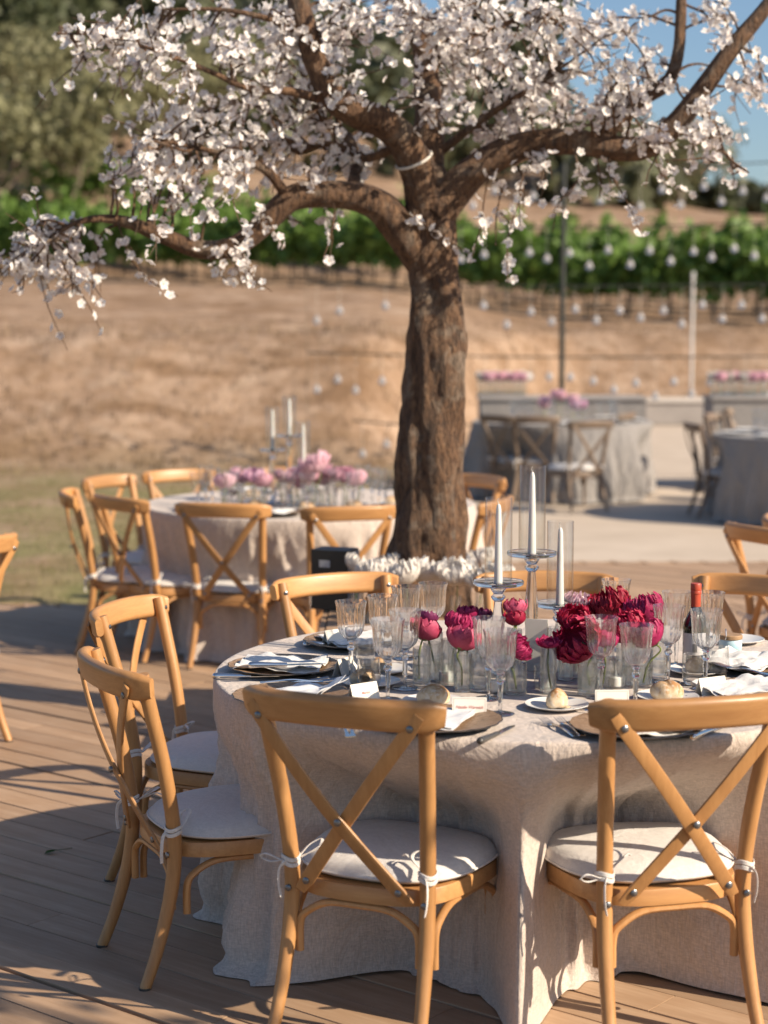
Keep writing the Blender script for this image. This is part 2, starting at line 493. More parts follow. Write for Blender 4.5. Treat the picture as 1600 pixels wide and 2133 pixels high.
c = t.ramp(f, [(.3,(.47,.38,.295)), (.7,(.58,.48,.385))]); c = t.mix(t.ramp(g, [(.4,(.2,)*3), (.6,(0,0,0))]), c, (.42,.34,.26))
M['terrace'] = t.done(t.bsdf(c, .9, t.bump(g, .2, .004)))

# ------------------------------------------------------------------ terrain
def terrain(x, y):
    yb = 22.0 + 11.5 * smooth(-0.5, 4.0, x)
    z = -0.06 * (1 - smooth(11.3, 13.0, y)) - 0.10 * smooth(0.2, 0.6, x) * (1 - smooth(32.5, 33.5, y)) * smooth(12, 13, y)
    z -= .09 * (1 - smooth(10.6, 11.4, y))
    k = smooth(yb, yb + 4.2, y)
    z += 1.6 * k + .30 * k * (1-k) * nz(x*.7, y*.7, 3) * 4 * .5
    if y > yb: z += .10 * nz(x*1.3, y*1.3, 1) * smooth(yb, yb+1, y)
    z += .053 * max(0.0, min(y, 62) - yb - 4.2) * smooth(yb, yb+8, y)
    z += 2.9 * smooth(60, 70, y)
    if y > 68:
        crest = 27 - 18 * smooth(-12, 26, x) - 4 * smooth(30, 80, x) + 4 * nz(x*.03, 5)
        z += (crest - 6.5) * smooth(66, 165, y) ** .9
        z += .9 * nz(x*.06, y*.06, 2) * smooth(68, 90, y)
        z -= 20 * smooth(170, 330, y)
    return z
xs = np.concatenate([np.arange(-170, -24, 8), np.arange(-24, -8, 1.0), np.arange(-8, 12, .34), np.arange(12, 28, 1.0), np.arange(28, 171, 8)])
ys = np.concatenate([np.arange(-40, 9, 4), np.arange(9, 19, .6), np.arange(19, 42, .3), np.arange(42, 72, .9), np.arange(72, 180, 4), np.arange(180, 420, 20)])
gv = [(x, y, terrain(x, y)) for y in ys for x in xs]
nx_ = len(xs)
gi = np.arange(len(ys)*nx_).reshape(len(ys), nx_)
gf = np.stack([gi[:-1,:-1], gi[:-1,1:], gi[1:,1:], gi[1:,:-1]], -1).reshape(-1, 4)
kind(obj('ground', big_mesh('ground', gv, gf, M['ground'], smoothf=True)), 'structure')

# far terrace floor (pale) on the right
DECK_L, DECK_R = 11.44, 13.5
mb = MB(); mb.box(9.0, (DECK_R+.06+33)/2, -.045, 17.0, 33-DECK_R-.06, .06)
kind(mb.build('terrace_floor', M['terrace'], flat=True), 'structure')

# ------------------------------------------------------------------ deck of diagonal planks
deck = kind(obj('deck', None), 'structure')
def clip(poly, rect):
    x0, x1, y0, y1 = rect
    for ax, lim, sg in ((0, x0, 1), (0, x1, -1), (1, y0, 1), (1, y1, -1)):
        out = []
        for i in range(len(poly)):
            a, b = poly[i-1], poly[i]
            da, db = (a[ax]-lim)*sg, (b[ax]-lim)*sg
            if da * db < 0:
                k = da/(da-db); out.append((a[0]+(b[0]-a[0])*k, a[1]+(b[1]-a[1])*k))
            if db >= 0: out.append(b)
        poly = out
        if len(poly) < 3: return []
    return poly
PD = math.radians(-39)
du, dv = Vector((math.cos(PD), math.sin(PD))), Vector((-math.sin(PD), math.cos(PD)))
PW, PL = .142, 3.7
joist = MB()
for rect in ((-3.3, 3.7, 2.2, DECK_L), (.5, 3.7, DECK_L+.012, DECK_R)):
    for i in range(-60, 140):
        st = (i*1.37) % PL
        for j in range(-5, 6):
            u0, v0 = j*PL+st, i*PW
            q = [(u0+.002, v0+.003), (u0+PL-.002, v0+.003), (u0+PL-.002, v0+PW-.003), (u0+.002, v0+PW-.003)]
            q = [(du.x*a+dv.x*b, du.y*a+dv.y*b) for a, b in q]
            q = clip(q, rect)
            if not q: continue
            ar = abs(sum(q[k-1][0]*q[k][1]-q[k][0]*q[k-1][1] for k in range(len(q))))/2
            if ar < .002: continue
            cx = sum(p[0] for p in q)/len(q); cy_ = sum(p[1] for p in q)/len(q)
            dz = random.uniform(-.0015, .0015)
            # local frame along the board so that the grain runs with it
            def loc(p): 
                d = Vector((p[0]-cx, p[1]-cy_)); return (d.dot(dv), d.dot(du))
            L = [loc(p) for p in q]; n = len(L)
            ins = [(a*.985 if abs(a) > .05 else a, b) for a, b in L]
            m = MB(); vs = [(a, b, -.028) for a, b in L] + [(a, b, -.003) for a, b in L] + [(a, b, 0) for a, b in ins]
            fs = [tuple(range(2*n, 3*n))] + [(k, (k+1) % n, n+(k+1) % n, n+k) for k in range(n)] + [(n+k, n+(k+1) % n, 2*n+(k+1) % n, 2*n+k) for k in range(n)]
            m.add(vs, fs)
            # clip() keeps orientation; local frame flips it, so recalc
            me = m.mesh('plank', M['deck'], flat=True)
            import bmesh
            bm = bmesh.new(); bm.from_mesh(me); bmesh.ops.recalc_face_normals(bm, faces=bm.faces)
            if max(bm.faces, key=lambda f: f.calc_area()).normal.z < 0: bmesh.ops.reverse_faces(bm, faces=bm.faces)
            bm.to_mesh(me); bm.free()
            o = obj('plank', me, deck, (cx, cy_, dz)); o.rotation_euler = (0, 0, PD - PI/2)
for x0, x1, y in ((-3.3, .49, DECK_L+.012), (.5, 3.7, DECK_R+.012)):
    MB().box((x0+x1)/2, y, -.05, x1-x0, .022, .104).build('edge_board', M['deck'], deck, flat=True)
mb = MB()
mb.box(.2, (2.2+DECK_L)/2, -.06, 6.9, DECK_L-2.3, .05); mb.box(2.1, (DECK_L+DECK_R)/2+.05, -.062, 3.1, DECK_R-DECK_L-.16, .05)
kind(mb.build('deck_underlay', m_plain('dark_underlay', (.03,.025,.02), .9), deck, flat=True), 'structure')

# ------------------------------------------------------------------ chair
def rrect(w, h, r, k=3):
    pts = []
    for cx, cy_, a0 in ((w/2-r, h/2-r, 0), (-w/2+r, h/2-r, 90), (-w/2+r, -h/2+r, 180), (w/2-r, -h/2+r, 270)):
        for i in range(k+1):
            a = math.radians(a0+90*i/k); pts.append((cx+r*math.cos(a), cy_+r*math.sin(a)))
    return pts
def seat_outline(hw_b, hw_f, yb, yf, n=44, e=3.4, inset=0.0):
    pts = []
    for k in range(n):
        a = 2*PI*k/n
        c, s = math.cos(a), math.sin(a)
        x = math.copysign(abs(c)**(2/e), c); y = math.copysign(abs(s)**(2/e), s)
        yy = (yb+yf)/2 + y*((yf-yb)/2-inset)
        hw = hw_b+(hw_f-hw_b)*(y*.5+.5)-inset
        pts.append((x*hw, yy))
    return pts
def bar_ring(mb, outer, inner, z0, z1):
    n = len(outer)
    vs = [(x, y, z0) for x, y in outer]+[(x, y, z1-.004) for x, y in outer]+[(x*.99, y*.99, z1) for x, y in outer]+[(x, y, z1) for x, y in inner]+[(x, y, z0) for x, y in inner]
    fs = []
    for L in range(5):
        a, b = L*n, ((L+1) % 5)*n
        for k in range(n): fs.append((a+k, a+(k+1) % n, b+(k+1) % n, b+k))
    mb.add(vs, fs)
RAIL_Y = -.31
def make_chair(wood, near=True):
    R = thing('cross_back_chair', 'x', 'chair')
    seg = 14 if near else 9
    w = M[wood]; wx = M['chair_x'] if wood == 'chair' else w
    for s in (-1, 1):
        # back leg: one bent post from floor to top rail
        P = catmull([(s*.184,-.285,0), (s*.178,-.243,.13), (s*.173,-.205,.30), (s*.172,-.196,.45), (s*.182,-.222,.62), (s*.196,-.262,.78), (s*.204,-.289,.882)], 5)
        rad = [.0155+.0035*smooth(0,.35,p[2]) for p in P]
        leg = MB().tube(P, rad, seg, up=(1,0,0)).build('back_leg', w, R)
        if near:
            b = MB(); b.tube([(s*.172,-.214,.405), (s*.172,-.219,.405), (s*.172,-.221,.405)], [.0085,.0085,.005], 10, up=(1,0,0)).build('bolt', M['bolt'], leg)
            b = MB(); b.tube([(s*.201,-.2650,.85), (s*.201,-.2600,.85), (s*.201,-.2580,.85)], [.007,.0075,.004], 10, up=(1,0,0)).build('bolt', M['bolt'], leg)
            MB().tube([(s*.184,-.285,-.0005), (s*.184,-.285,.008)], .0165, 12, up=(1,0,0)).build('foot_cap', M['blackh'], leg)
        P = [(s*.208,.178,.40), (s*.210,.183,.25), (s*.215,.190,.1), (s*.222,.200,0)]
        MB().tube(catmull(P, 4), [.019-.006*i/12 for i in range(13)], seg, up=(1,0,0)).build('front_leg', w, R)
    # top rail: bent board, its ends hooked forward round the posts
    path = []
    for k in range(25):
        u = k/12-1
        x = .243*u
        y = RAIL_Y - .040*(1-u*u) + .035*abs(u)**5
        path.append((x, y, .853 + .006*(1-u*u)))
    prof = rrect(.032, .076, .0155, 5)
    sc = [ .70+.30*min(1, (1-abs(k/12-1))*9) for k in range(25)]
    rail = MB().sweep(path, prof, (0,-.22,1), sc).build('top_rail', wx, R)
    # crossed straps
    for i, s in enumerate((-1, 1)):
        P = []
        for k in range(17):
            u = k/16
            x = s*(.207 - .345*u)
            y = RAIL_Y-.020 + (.1105)*u - .030*math.sin(PI*u)*(1-.3*u) + (.0055 if i else -.0055)*math.sin(PI*u)
            z = .858 - .452*u
            P.append((x, y, z))
        prof = rrect(.034, .0085, .0035, 2)
        sc = [.75 if k in (0, 16) else 1 for k in range(17)]
        st = MB().sweep(P, prof, (0,-1,-.25), sc).build('cross_strap', w, R)
        if near:
            for (px, py, pz) in (P[1], P[15]):
                MB().tube([(px, py-.003, pz), (px, py-.0075, pz), (px, py-.0095, pz)], [.0085,.0085,.0055], 10, up=(1,0,0)).build('bolt', M['bolt'], st)
    if near:
        u = 9.6/16
        MB().tube([(0, -.306, .60), (0, -.313, .60), (0,-.315,.60)], [.0085,.0085,.0055], 10, up=(1,0,0)).build('bolt', M['bolt'], st)
    # seat frame and woven seat
    f = MB(); bar_ring(f, seat_outline(.186,.240,-.207,.222), seat_outline(.186,.240,-.207,.222,inset=.045), .388, .428)
    f.build('seat_frame', wx, R)
    o = seat_outline(.186,.240,-.207,.222,inset=.04)
    f = MB(); n = len(o)
    f.add([(x, y, .430) for x, y in o]+[(x, y, .422) for x, y in o], [tuple(range(n)), tuple(range(2*n-1, n-1, -1))]+[(k, (k+1) % n, n+(k+1) % n, n+k) for k in range(n)])
    f.build('woven_seat', M['rattan'], R, flat=True)
    # bentwood braces
    def brace(a, b, drop_a, drop_b):
        a, b = Vector(a), Vector(b); d = b-a
        pts = [a+Vector((0,0,-drop_a)), a+Vector((0,0,-drop_a*.45))+d*.005, a+Vector((0,0,-.035))+d*.07, a+d*.24+Vector((0,0,-.004)), a+d*.5, a+d*.76+Vector((0,0,-.004)),
               b+Vector((0,0,-.035))-d*.07, b+Vector((0,0,-drop_b*.45))-d*.005, b+Vector((0,0,-drop_b))]
        MB().tube(catmull([tuple(p) for p in pts], 4), .0105, 9 if near else 6, up=tuple(d.cross(Vector((0,0,1))))).build('leg_brace', w, R)
    z = .376
    brace((-.152,-.197,z), (.152,-.197,z), .15, .15)
    for s in (-1, 1): brace((s*.176,-.165,z), (s*.208,.150,z), .16, .13)
    brace((-.178,.180,z), (.178,.180,z), .13, .13)
    # cushion with its ribbons
    rings = [(.02, .431), (.004, .436), (0, .441), (.003, .4455), (.006,.451), (.018, .464), (.045, .474), (.09, .478), (.15, .480)]
    c = MB(); vs = []; fs = []; n = 44
    for ins, z in rings:
        for (x, y) in seat_outline(.200,.247,-.188,.230, n, 2.8, ins):
            vs.append((x, y, z + .004*nz(x*9, y*9, 2)*(1 if ins > .02 else 0)))
    for L in range(len(rings)-1):
        for k in range(n): fs.append((L*n+k, L*n+(k+1) % n, (L+1)*n+(k+1) % n, (L+1)*n+k))
    fs.append(tuple((len(rings)-1)*n+k for k in range(n))); fs.append(tuple(range(n-1, -1, -1)))
    cu = c.add(vs, fs).build('cushion', M['cushion'], R, sharp=60)
    if near: MB().tube([(x, y, .4425) for x, y in seat_outline(.200,.247,-.188,.230, n, 2.8, 0)], .0030, 6, closed=True).build('piping', M['tie'], cu)
    for s in (-1, 1):
        tb = MB()
        for zz in (.462, .474):
            ring = [(s*.1735+.0215*math.cos(a), -.199+.0215*math.sin(a), zz+.004*math.sin(2*a)) for a in [2*PI*k/14 for k in range(14)]]
            tb.sweep(ring, rrect(.003, .010, .0012, 1), (0,0,1), closed=True)
        bx, by = s*.15, -.19
        tb.sweep(catmull([(s*.165,-.178,.468), (s*.13,-.165,.483), (s*.10,-.15,.497), (s*.085,-.135,.490)], 4), rrect(.008, .0025, .001, 1), (0,.3,1))
        tb.sweep(catmull([(s*.165,-.178,.468), (s*.15,-.15,.492), (s*.125,-.135,.505), (s*.118,-.16,.495), (s*.155,-.18,.470)], 4), rrect(.008, .0025, .001, 1), (0,.3,1))
        tb.sweep(catmull([(s*.175,-.218,.468), (s*.186,-.232,.455), (s*.187,-.236,.42), (s*.181,-.234,.385)], 4), rrect(.009, .0025, .001, 1), (1,0,0))
        if s == -1:
            tb.sweep(catmull([(s*.19,-.214,.468), (s*.225,-.225,.482), (s*.24,-.222,.472), (s*.22,-.215,.462), (s*.192,-.21,.466)], 4), rrect(.008, .0025, .001, 1), (0,0,1))
        tb.build('ribbon_tie', M['tie'], cu)
    return R
def reshape(R):
    seen = set()
    for o in R.children_recursive:
        me = o.data
        if me.name in seen: continue
        seen.add(me.name)
        co = np.empty(len(me.vertices)*3, np.float32); me.vertices.foreach_get('co', co); co = co.reshape(-1, 3)
        co[:, :2] *= 1.035
        co[:, 2] = np.interp(co[:, 2], [0, .405, .857, 1.0], [0, .356, .832, .975])
        me.vertices.foreach_set('co', co.ravel()); me.update()
    return R
chair0 = reshape(make_chair('chair', True))
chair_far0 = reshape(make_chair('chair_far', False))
used = set()
def place_chair(px, py, ang, label, group, src=None, k=1.0):
    """px, py: middle of the top rail in the photo; ang: direction round its table, degrees"""
    src = src or chair0
    a = math.radians(ang)
    p = at(px, py, .832*k)
    fac = Vector((-math.sin(a), math.cos(a), 0))
    loc = Vector((p.x, p.y, 0)) + fac*(-RAIL_Y+.02)*1.035*k
    if src.name not in used:
        used.add(src.name); o = src; o.location = loc; o.rotation_euler = (0, 0, a); o['label'] = label; o['group'] = group
    else:
        o = dup(src, loc, a, label, group)
    o.scale = (k, k, k)
    return loc, a

GM = 'beech chairs round the crimson peony table'
GP = 'beech chairs round the pink peony table'
main_chairs = [place_chair(*c) for c in [
    (694, 1478, -24, 'beech cross-back chair backing onto the charger with the red-script name card', GM, None, 1.035),
    (1464, 1482, 15, 'beech cross-back chair with dappled top rail backing onto the two forks', GM, None, 1.035),
    (212, 1400, -64, 'beech cross-back chair in front of the pair at the cloth edge, ribbon bows on cushion', GM),
    (248, 1278, -108, 'beech cross-back chair behind the bow-tied one at the bare deck side', GM),
    (686, 1218, -151, 'beech cross-back chair before the black case by the tree planter', GM),
    (1135, 1212, 177, 'beech cross-back chair behind the three hurricane candles', GM),
    (1590, 1222, 143, 'beech cross-back chair beside the red-capped bottle', GM)]]
TC = Vector((.44, 5.25, 0)); TR = .935
left_chairs = [place_chair(*c) for c in [
    (458, 1063, -14, 'beech chair with long cushion ribbons, centred before the pink peony table', GP),
    (735, 1069, 18, 'beech chair at the pink peony table half hidden by the tree trunk', GP),
    (238, 1048, -50, 'beech chair turned aslant between two others at the pink peony table corner', GP),
    (138, 1036, -82, 'beech chair seen edge-on at the lawn side of the pink peony table', GP),
    (216, 1004, -118, 'beech chair across the pink peony table, nearest the grass bank', GP),
    (368, 991, -148, 'beech chair behind the pink peony table, beside the lawn', GP),
    (615, 986, 180, 'beech chair behind the glass candle holders of the pink peony table', GP),
    (1008, 1003, 125, 'beech chair just right of the trunk, further of two', GP),
    (1045, 1052, 72, 'beech chair just right of the trunk, nearer of two', GP)]]
LC = Vector((-.42, 10.25, 0))
GR = 'beech chairs by the terrace step'
right_chairs = [place_chair(1572, 1112, -62, 'beech chair at the deck edge with its curved rail end showing', GR),
                place_chair(1606, 1090, -105, 'beech chair at the deck edge tucked behind its neighbour', GR)]
RC = Vector((2.92, 8.5, 0))
p = at(-122, 1142, .832)
o = dup(chair0, (p.x-.1, p.y, 0), math.radians(60), 'beech chair cut off at the edge beside the lawn', 'beech chair by the lawn')

m = MB(); m.add([(0,0,.002), (.014,.012,.010), (.034,.006,.006), (.046,0,.012), (.030,-.012,.009), (.012,-.012,.007)], [(0,1,2),(0,2,5),(2,3,4),(2,4,5),(1,3,2)]); m.tube([(.04,0,.010), (.075,.012,.004), (.105,.02,.003)], .0011, 5)
lf = m.build('fallen_leaf', M['leafgreen'], None, flat=True); lf.location = at(92, 1780, .001); lf.rotation_euler = (0, 0, .5)
tag(lf, 'single green leaf fallen on the deck planks', 'leaf')

# ------------------------------------------------------------------ draped round tables
def draped_table(name, label, C, chairs, mat, seed, pk=1.0, pws=None, cat='table', group=None, rt=TR, zt=.765, clothname='tablecloth'):
    T = thing('round_table', label, cat, (C.x, C.y, 0), 0, group)
    mb = MB(); mb.lathe([(0,.735), (rt-.03,.735), (rt-.03,.757), (0,.757)], 48); mb.build('table_top', M['chair_far'], T)
    for k in range(4):
        a = PI/4+k*PI/2
        MB().tube([(.42*math.cos(a), .42*math.sin(a), 0), (.40*math.cos(a), .40*math.sin(a), .735)], .02, 8).build('leg', M['iron'], T)
    prm = []
    for loc, a in chairs:
        d = Vector((loc.x-C.x, loc.y-C.y)); prm.append((math.atan2(d.x, -d.y), d.length, pws[len(prm)] if pws else 1.0))
    N = 480
    an = sorted(q[0] for q in prm); gaps = []
    for i_ in range(len(an)):
        d_ = (an[(i_+1) % len(an)]-an[i_]) % (2*PI)
        if d_ < 1.2: gaps.append(an[i_]+d_/2+.06*math.sin(i_*7+seed))
        else: gaps += [an[i_]+d_*k_/(int(d_/.45)+1) for k_ in range(1, int(d_/.45)+1)]
    RI = [.02,.15,.3,.45,.6,.7,.78,.84,.88,.905,.92]
    TT = [0,.006,.018,.04,.07,.11,.15,.19,.23,.27,.31,.35,.39,.43,.47,.51,.55,.6,.65,.7,.75,.8,.85,.9,.94,.97,.99,1.0]
    vs = []
    for r in RI:
        for k in range(N):
            a = 2*PI*k/N
            x, y = r/.935*rt*math.sin(a), -r/.935*rt*math.cos(a)
            vs.append((x, y, zt + .0022*nz(x*5+seed, y*5, 1) + .0012*nz(x*14+seed, y*14, 4)))
    for ti, t_ in enumerate(TT):
        for k in range(N):
            a = 2*PI*k/N
            ca, sa = math.sin(a), -math.cos(a)
            fold = (.55*nz(ca*3.1+seed, sa*3.1, t_*.5) + .5*nz(ca*6.2, sa*6.2+seed, t_*.7+3) + .28*nz(ca*13+seed, sa*13, t_*.8))
            fold += .35*math.sin(9*a + 3*nz(ca*2, sa*2, seed))
            amp = .012*smooth(0,.12,t_) + .105*smooth(.05, 1, t_)
            r = rt + .004*t_ - .006*math.exp(-t_*60) + .075*t_ + fold*amp
            for g_ in gaps:
                dd = (a-g_+PI) % (2*PI)-PI
                r += .10*math.exp(-(dd/.06)**2)*smooth(.12, .8, t_) - .02*math.exp(-((abs(dd)-.14)/.05)**2)*smooth(.2, .9, t_)
            push = 0; tgt = 0; wsum = 0
            for (ang, R, pw_) in prm:
                dd = (a-ang+PI) % (2*PI)-PI
                p_ = pw_*math.exp(-(abs(dd)/.42)**4.4)
                push = max(push, p_); tgt += p_*(max(.45, R-.275)); wsum += p_
            crease = 0
            if wsum > 1e-4:
                tgt /= wsum
                k_ = pk*push*smooth(.02, .42, t_)
                crease = .018*nz(ca*16, sa*16+seed, t_*1.5)*smooth(.1,.4,t_)
            rd_ = 1-abs(nz(ca*7.5+seed+1.3*t_*ca, sa*7.5+.9*t_, t_*1.6))*2.6; rd2 = 1-abs(nz(ca*13+seed-t_*2.2, sa*13-t_*1.1, 7+t_*1.2))*2.6
            fine = (.024*max(0, rd_)**2 + .015*max(0, rd2)**2)*smooth(.03, .25, t_)*(1-.75*smooth(.85, .97, t_))
            if wsum > 1e-4:
                r = r*(1-k_) + min(r, tgt+fold*amp*.55+crease)*k_
            r += fine
            z = zt*(1-t_) - .0
            if t_ < .03: z = zt - .012*(t_/.03)**1.3 - .006*t_/.03
            if ti >= len(TT)-3:
                q = ti-(len(TT)-3)
                r += (.010, .024, .038)[q]*(.4+.9*max(0, nz(ca*4, sa*4, seed+9)+.35)); z = (.022, .012, .004)[q] + .010*max(0, nz(ca*9, sa*9, seed))
            vs.append((r*ca, r*sa, z))
    rows = len(RI)+len(TT)
    gi = np.arange(rows*N).reshape(rows, N)
    nxt = np.roll(gi, -1, axis=1)
    F = np.stack([gi[:-1], gi[1:], nxt[1:], nxt[:-1]], -1).reshape(-1, 4)
    me = big_mesh(clothname, vs, F[:, ::-1], mat, smoothf=True)
    cl = obj(clothname, me, None, (C.x, C.y, 0))
    return T, cl
T1, c1 = draped_table('t', 'round banquet table hidden under the linen with crimson peonies', TC, main_chairs, M['linen'], 1.3, 1.0, (1, 1, .38, .2, .4, .4, .4))
tag(c1, 'oatmeal linen cloth falling in folds to the deck, crimson peonies on top', 'tablecloth')
T2, c2 = draped_table('t', 'round banquet table hidden under the linen with pink peonies', LC, left_chairs, M['linen'], 5.1, .3)
tag(c2, 'oatmeal linen cloth with pink peonies on top, behind the trunk', 'tablecloth')
T3, c3 = draped_table('t', 'round banquet table beside the terrace step, under pale linen', RC, right_chairs, M['linen'], 8.8)
tag(c3, 'oatmeal linen cloth beside the terrace step', 'tablecloth')

# ------------------------------------------------------------------ glassware
ZT = .7665
def make_goblet(near=True):
    R = thing('wine_goblet', 'x', 'goblet')
    seg = 96 if near else 28
    out = [(.0075,.108), (.013,.111), (.022,.117), (.030,.126), (.0352,.138), (.0375,.152), (.0388,.170), (.0400,.188), (.0418,.203), (.0440,.213), (.0462,.220)]
    inn = [(r-.0013-(.0012 if z < .13 else 0), z+(.0005 if z < .21 else 0)) for r, z in out[::-1]]
    inn[0] = (out[-1][0]-.0010, .2203)
    prof = out + inn[:-1] + [(0, .1135)]
    b = MB(); b.lathe([(0,.107)]+prof, seg, 16 if near else 0, .034, fl_range=(.112,.218)); b.build('bowl', M['bowl'] if near else M['thin'], R, sharp=50)
    st = [(0,.0055), (.006,.0056), (.0048,.012), (.0052,.03), (.0068,.05), (.0075,.062), (.0062,.074), (.0058,.078), (.0105,.084), (.0115,.088), (.0095,.092), (.0062,.096), (.0075,.102), (.012,.1068), (0,.1069)]
    MB().lathe(st, 8 if near else 8, 0).build('stem', M['crystal'], R, sharp=25)
    ft = [(0,0), (.036,0), (.0375,.0012), (.036,.0024), (.024,.0034), (.012,.0048), (.0065,.0055), (0,.0055)]
    MB().lathe(ft, 64 if near else 20, 12 if near else 0, .012).build('foot', M['crystal'], R, sharp=50)
    return R
gob = make_goblet(); gob_first = [True]
def goblet(px, py, label, group='fluted goblets on the crimson peony table'):
    p = at(px, py, ZT+.22)
    if gob_first[0]:
        gob_first[0] = False; o = gob; o.location = (p.x, p.y, ZT); o['label'] = label; o['group'] = group; return o
    return dup(gob, (p.x, p.y, ZT), random.uniform(0, 6), label, group)
G1 = 'fluted goblet in the cluster before the chair by the black case'
G2 = 'fluted goblet standing in front of the three hurricane candles'
G3 = 'fluted goblet standing before the big crimson peonies'
G4 = 'fluted goblet in the cluster round the red-capped bottle'
for px, py, lb in [(731,1252,'fluted goblet standing beside the crumpled napkin charger'), (797,1240,G1), (846,1221,G1), (902,1214,'fluted goblet before the white peonies, behind the rose pink one'),
                   (844,1270,'fluted goblet overlapping the rose pink peony'), (808,1289,'fluted goblet in front of its cluster, past the tilted name card')]: goblet(px, py, lb)
goblet(1018, 1287, 'fluted goblet behind its twin in front of the middle candlestick')
goblet(1043, 1312, 'fluted goblet just beyond the red-script name card')
goblet(1253, 1285, 'fluted goblet over the large drooping crimson peony')
goblet(1326, 1301, 'fluted goblet behind the white tent card, over the magenta peonies')
goblet(1284, 1207, 'single fluted goblet rising behind the crimson peonies against the pale floor')
for px, py, lb in [(1394,1261,'fluted goblet overlapping the red-pink peony near the bottle'), (1472,1270,'fluted goblet between the bottle and the pale blue jar'),
                   (1411,1232,'fluted goblet behind another on the peony side of the bottle'), (1478,1233,'fluted goblet on the chair side of the bottle cap')]: goblet(px, py, lb)
# tumblers
def make_tumbler():
    out = [(0,0), (.022,0), (.027,.003), (.031,.014), (.033,.03), (.0325,.05), (.030,.078), (.0295,.086)]
    prof = out + [(.0285,.0865), (.029,.078), (.0315,.05), (.032,.03), (.029,.013), (.020,.008), (0,.008)]
    return MB().lathe(prof, 40).mesh('stemless_glass', M['bowl'], 50)
tum = make_tumbler()
for px, py, lb in [(758,1332,'rounded stemless glass among the goblets near the cream name card'), (768,1371,'rounded stemless glass over the bread roll by the tilted name card'),
                   (1446,1362,'rounded stemless glass in front of the roll near the blue jar'), (1496,1347,'rounded stemless glass beside the pale blue jar')]:
    p = at(px, py, ZT+.086)
    tag(obj('stemless_glass', tum, None, (p.x, p.y, ZT)), lb, 'glass', 'stemless glasses')

# candlesticks with hurricane shades
def candlestick(px, py_disk, s, h, hur, lab, size=1.0):
    """s: pixels per metre at its distance"""
    Y = F_PX/s
    p = atd(px, py_disk, Y)
    p = Vector((p.x, p.y, ZT)); h = h*size
    R = thing('candlestick', 'clear crystal candlestick, '+lab, 'candlestick', p, 0, 'crystal candlesticks')
    k = h-.055
    pr = [(0,0), (.043,0), (.045,.004), (.042,.009), (.020,.014), (.012,.02), (.010,.028), (.016,.036), (.017,.042), (.010,.05)]
    if k > .1:
        pr += [(.011,.055), (.0195,.055+.35*(k-.055)), (.0185,.055+.62*(k-.055)), (.012,k-.012)]
    pr += [(.011,k), (.019,k+.008), (.0205,k+.014), (.013,k+.022), (.019,k+.03), (.022,k+.037), (.017,k+.043), (.024,k+.046), (0,k+.046)]
    MB().lathe(pr, 40, 10, .03).build('stem', M['crystal'], R, sharp=35)
    d = [(0,h-.009), (.066,h-.009), (.0725,h-.005), (.074,h+.001), (.0725,h+.0045), (.070,h+.0042), (.068,h+.0015), (.03,h), (0,h)]
    MB().lathe(d, 64).build('drip_plate', M['crystal'], R, sharp=35)
    rr = .0395
    hp = [(rr,h+.002), (rr,h+hur), (rr-.0012,h+hur+.0015), (rr-.0024,h+hur), (rr-.0024,h+.002)]
    H = MB().lathe(hp, 56).build('hurricane_shade', M['thin'], None, sharp=50)
    H.location = p; tag(H, 'clear glass hurricane cylinder, '+lab, 'hurricane shade', 'hurricane shades')
    ch = hur-.018
    cd = thing('taper_candle', 'white taper candle, '+lab, 'candle', p, 0, 'taper candles')
    MB().lathe([(0,h-.004), (.0125,h-.004), (.0120,h+.02), (.0095,h+ch*.6), (.0075,h+ch*.93), (.005,h+ch*.985), (.002,h+ch), (0,h+ch)], 24).build('wax_taper', M['wax'], cd, sharp=60)
    MB().tube([(0,0,h+ch-.003), (-.0015,0,h+ch+.004), (-.004,0,h+ch+.008), (-.002,0,h+ch+.013), (0,0,h+ch+.016)], .0011, 6).build('wick', M['wick'], cd)
candlestick(1108, 1157, 716, .335, .256, 'tallest of three amid the crimson peonies')
candlestick(1038, 1212, 735, .268, .243, 'middle height of three amid the crimson peonies')
candlestick(1166, 1270, 712, .180, .245, 'shortest of three amid the crimson peonies')
# tall table-number tent behind the tall stem
p = at(1128, 1400, ZT)
tt = thing('table_sign', 'tall narrow white folded sign leaning beside the tallest candlestick', 'sign', (p.x-.012, p.y+.03, ZT), math.radians(-22))
for s in (-1, 1):
    m = MB(); m.add([(-.033, s*.022, 0), (.033, s*.022, 0), (.033, s*.002, .15), (-.033, s*.002, .15), (-.033, s*.0208, 0), (.033, s*.0208, 0), (.033, s*.0008, .15), (-.033, s*.0008, .15)],
          [(0,1,2,3), (7,6,5,4), (0,4,5,1), (1,5,6,2), (2,6,7,3), (3,7,4,0)])
    m.build('panel', M['card'], tt, flat=True)

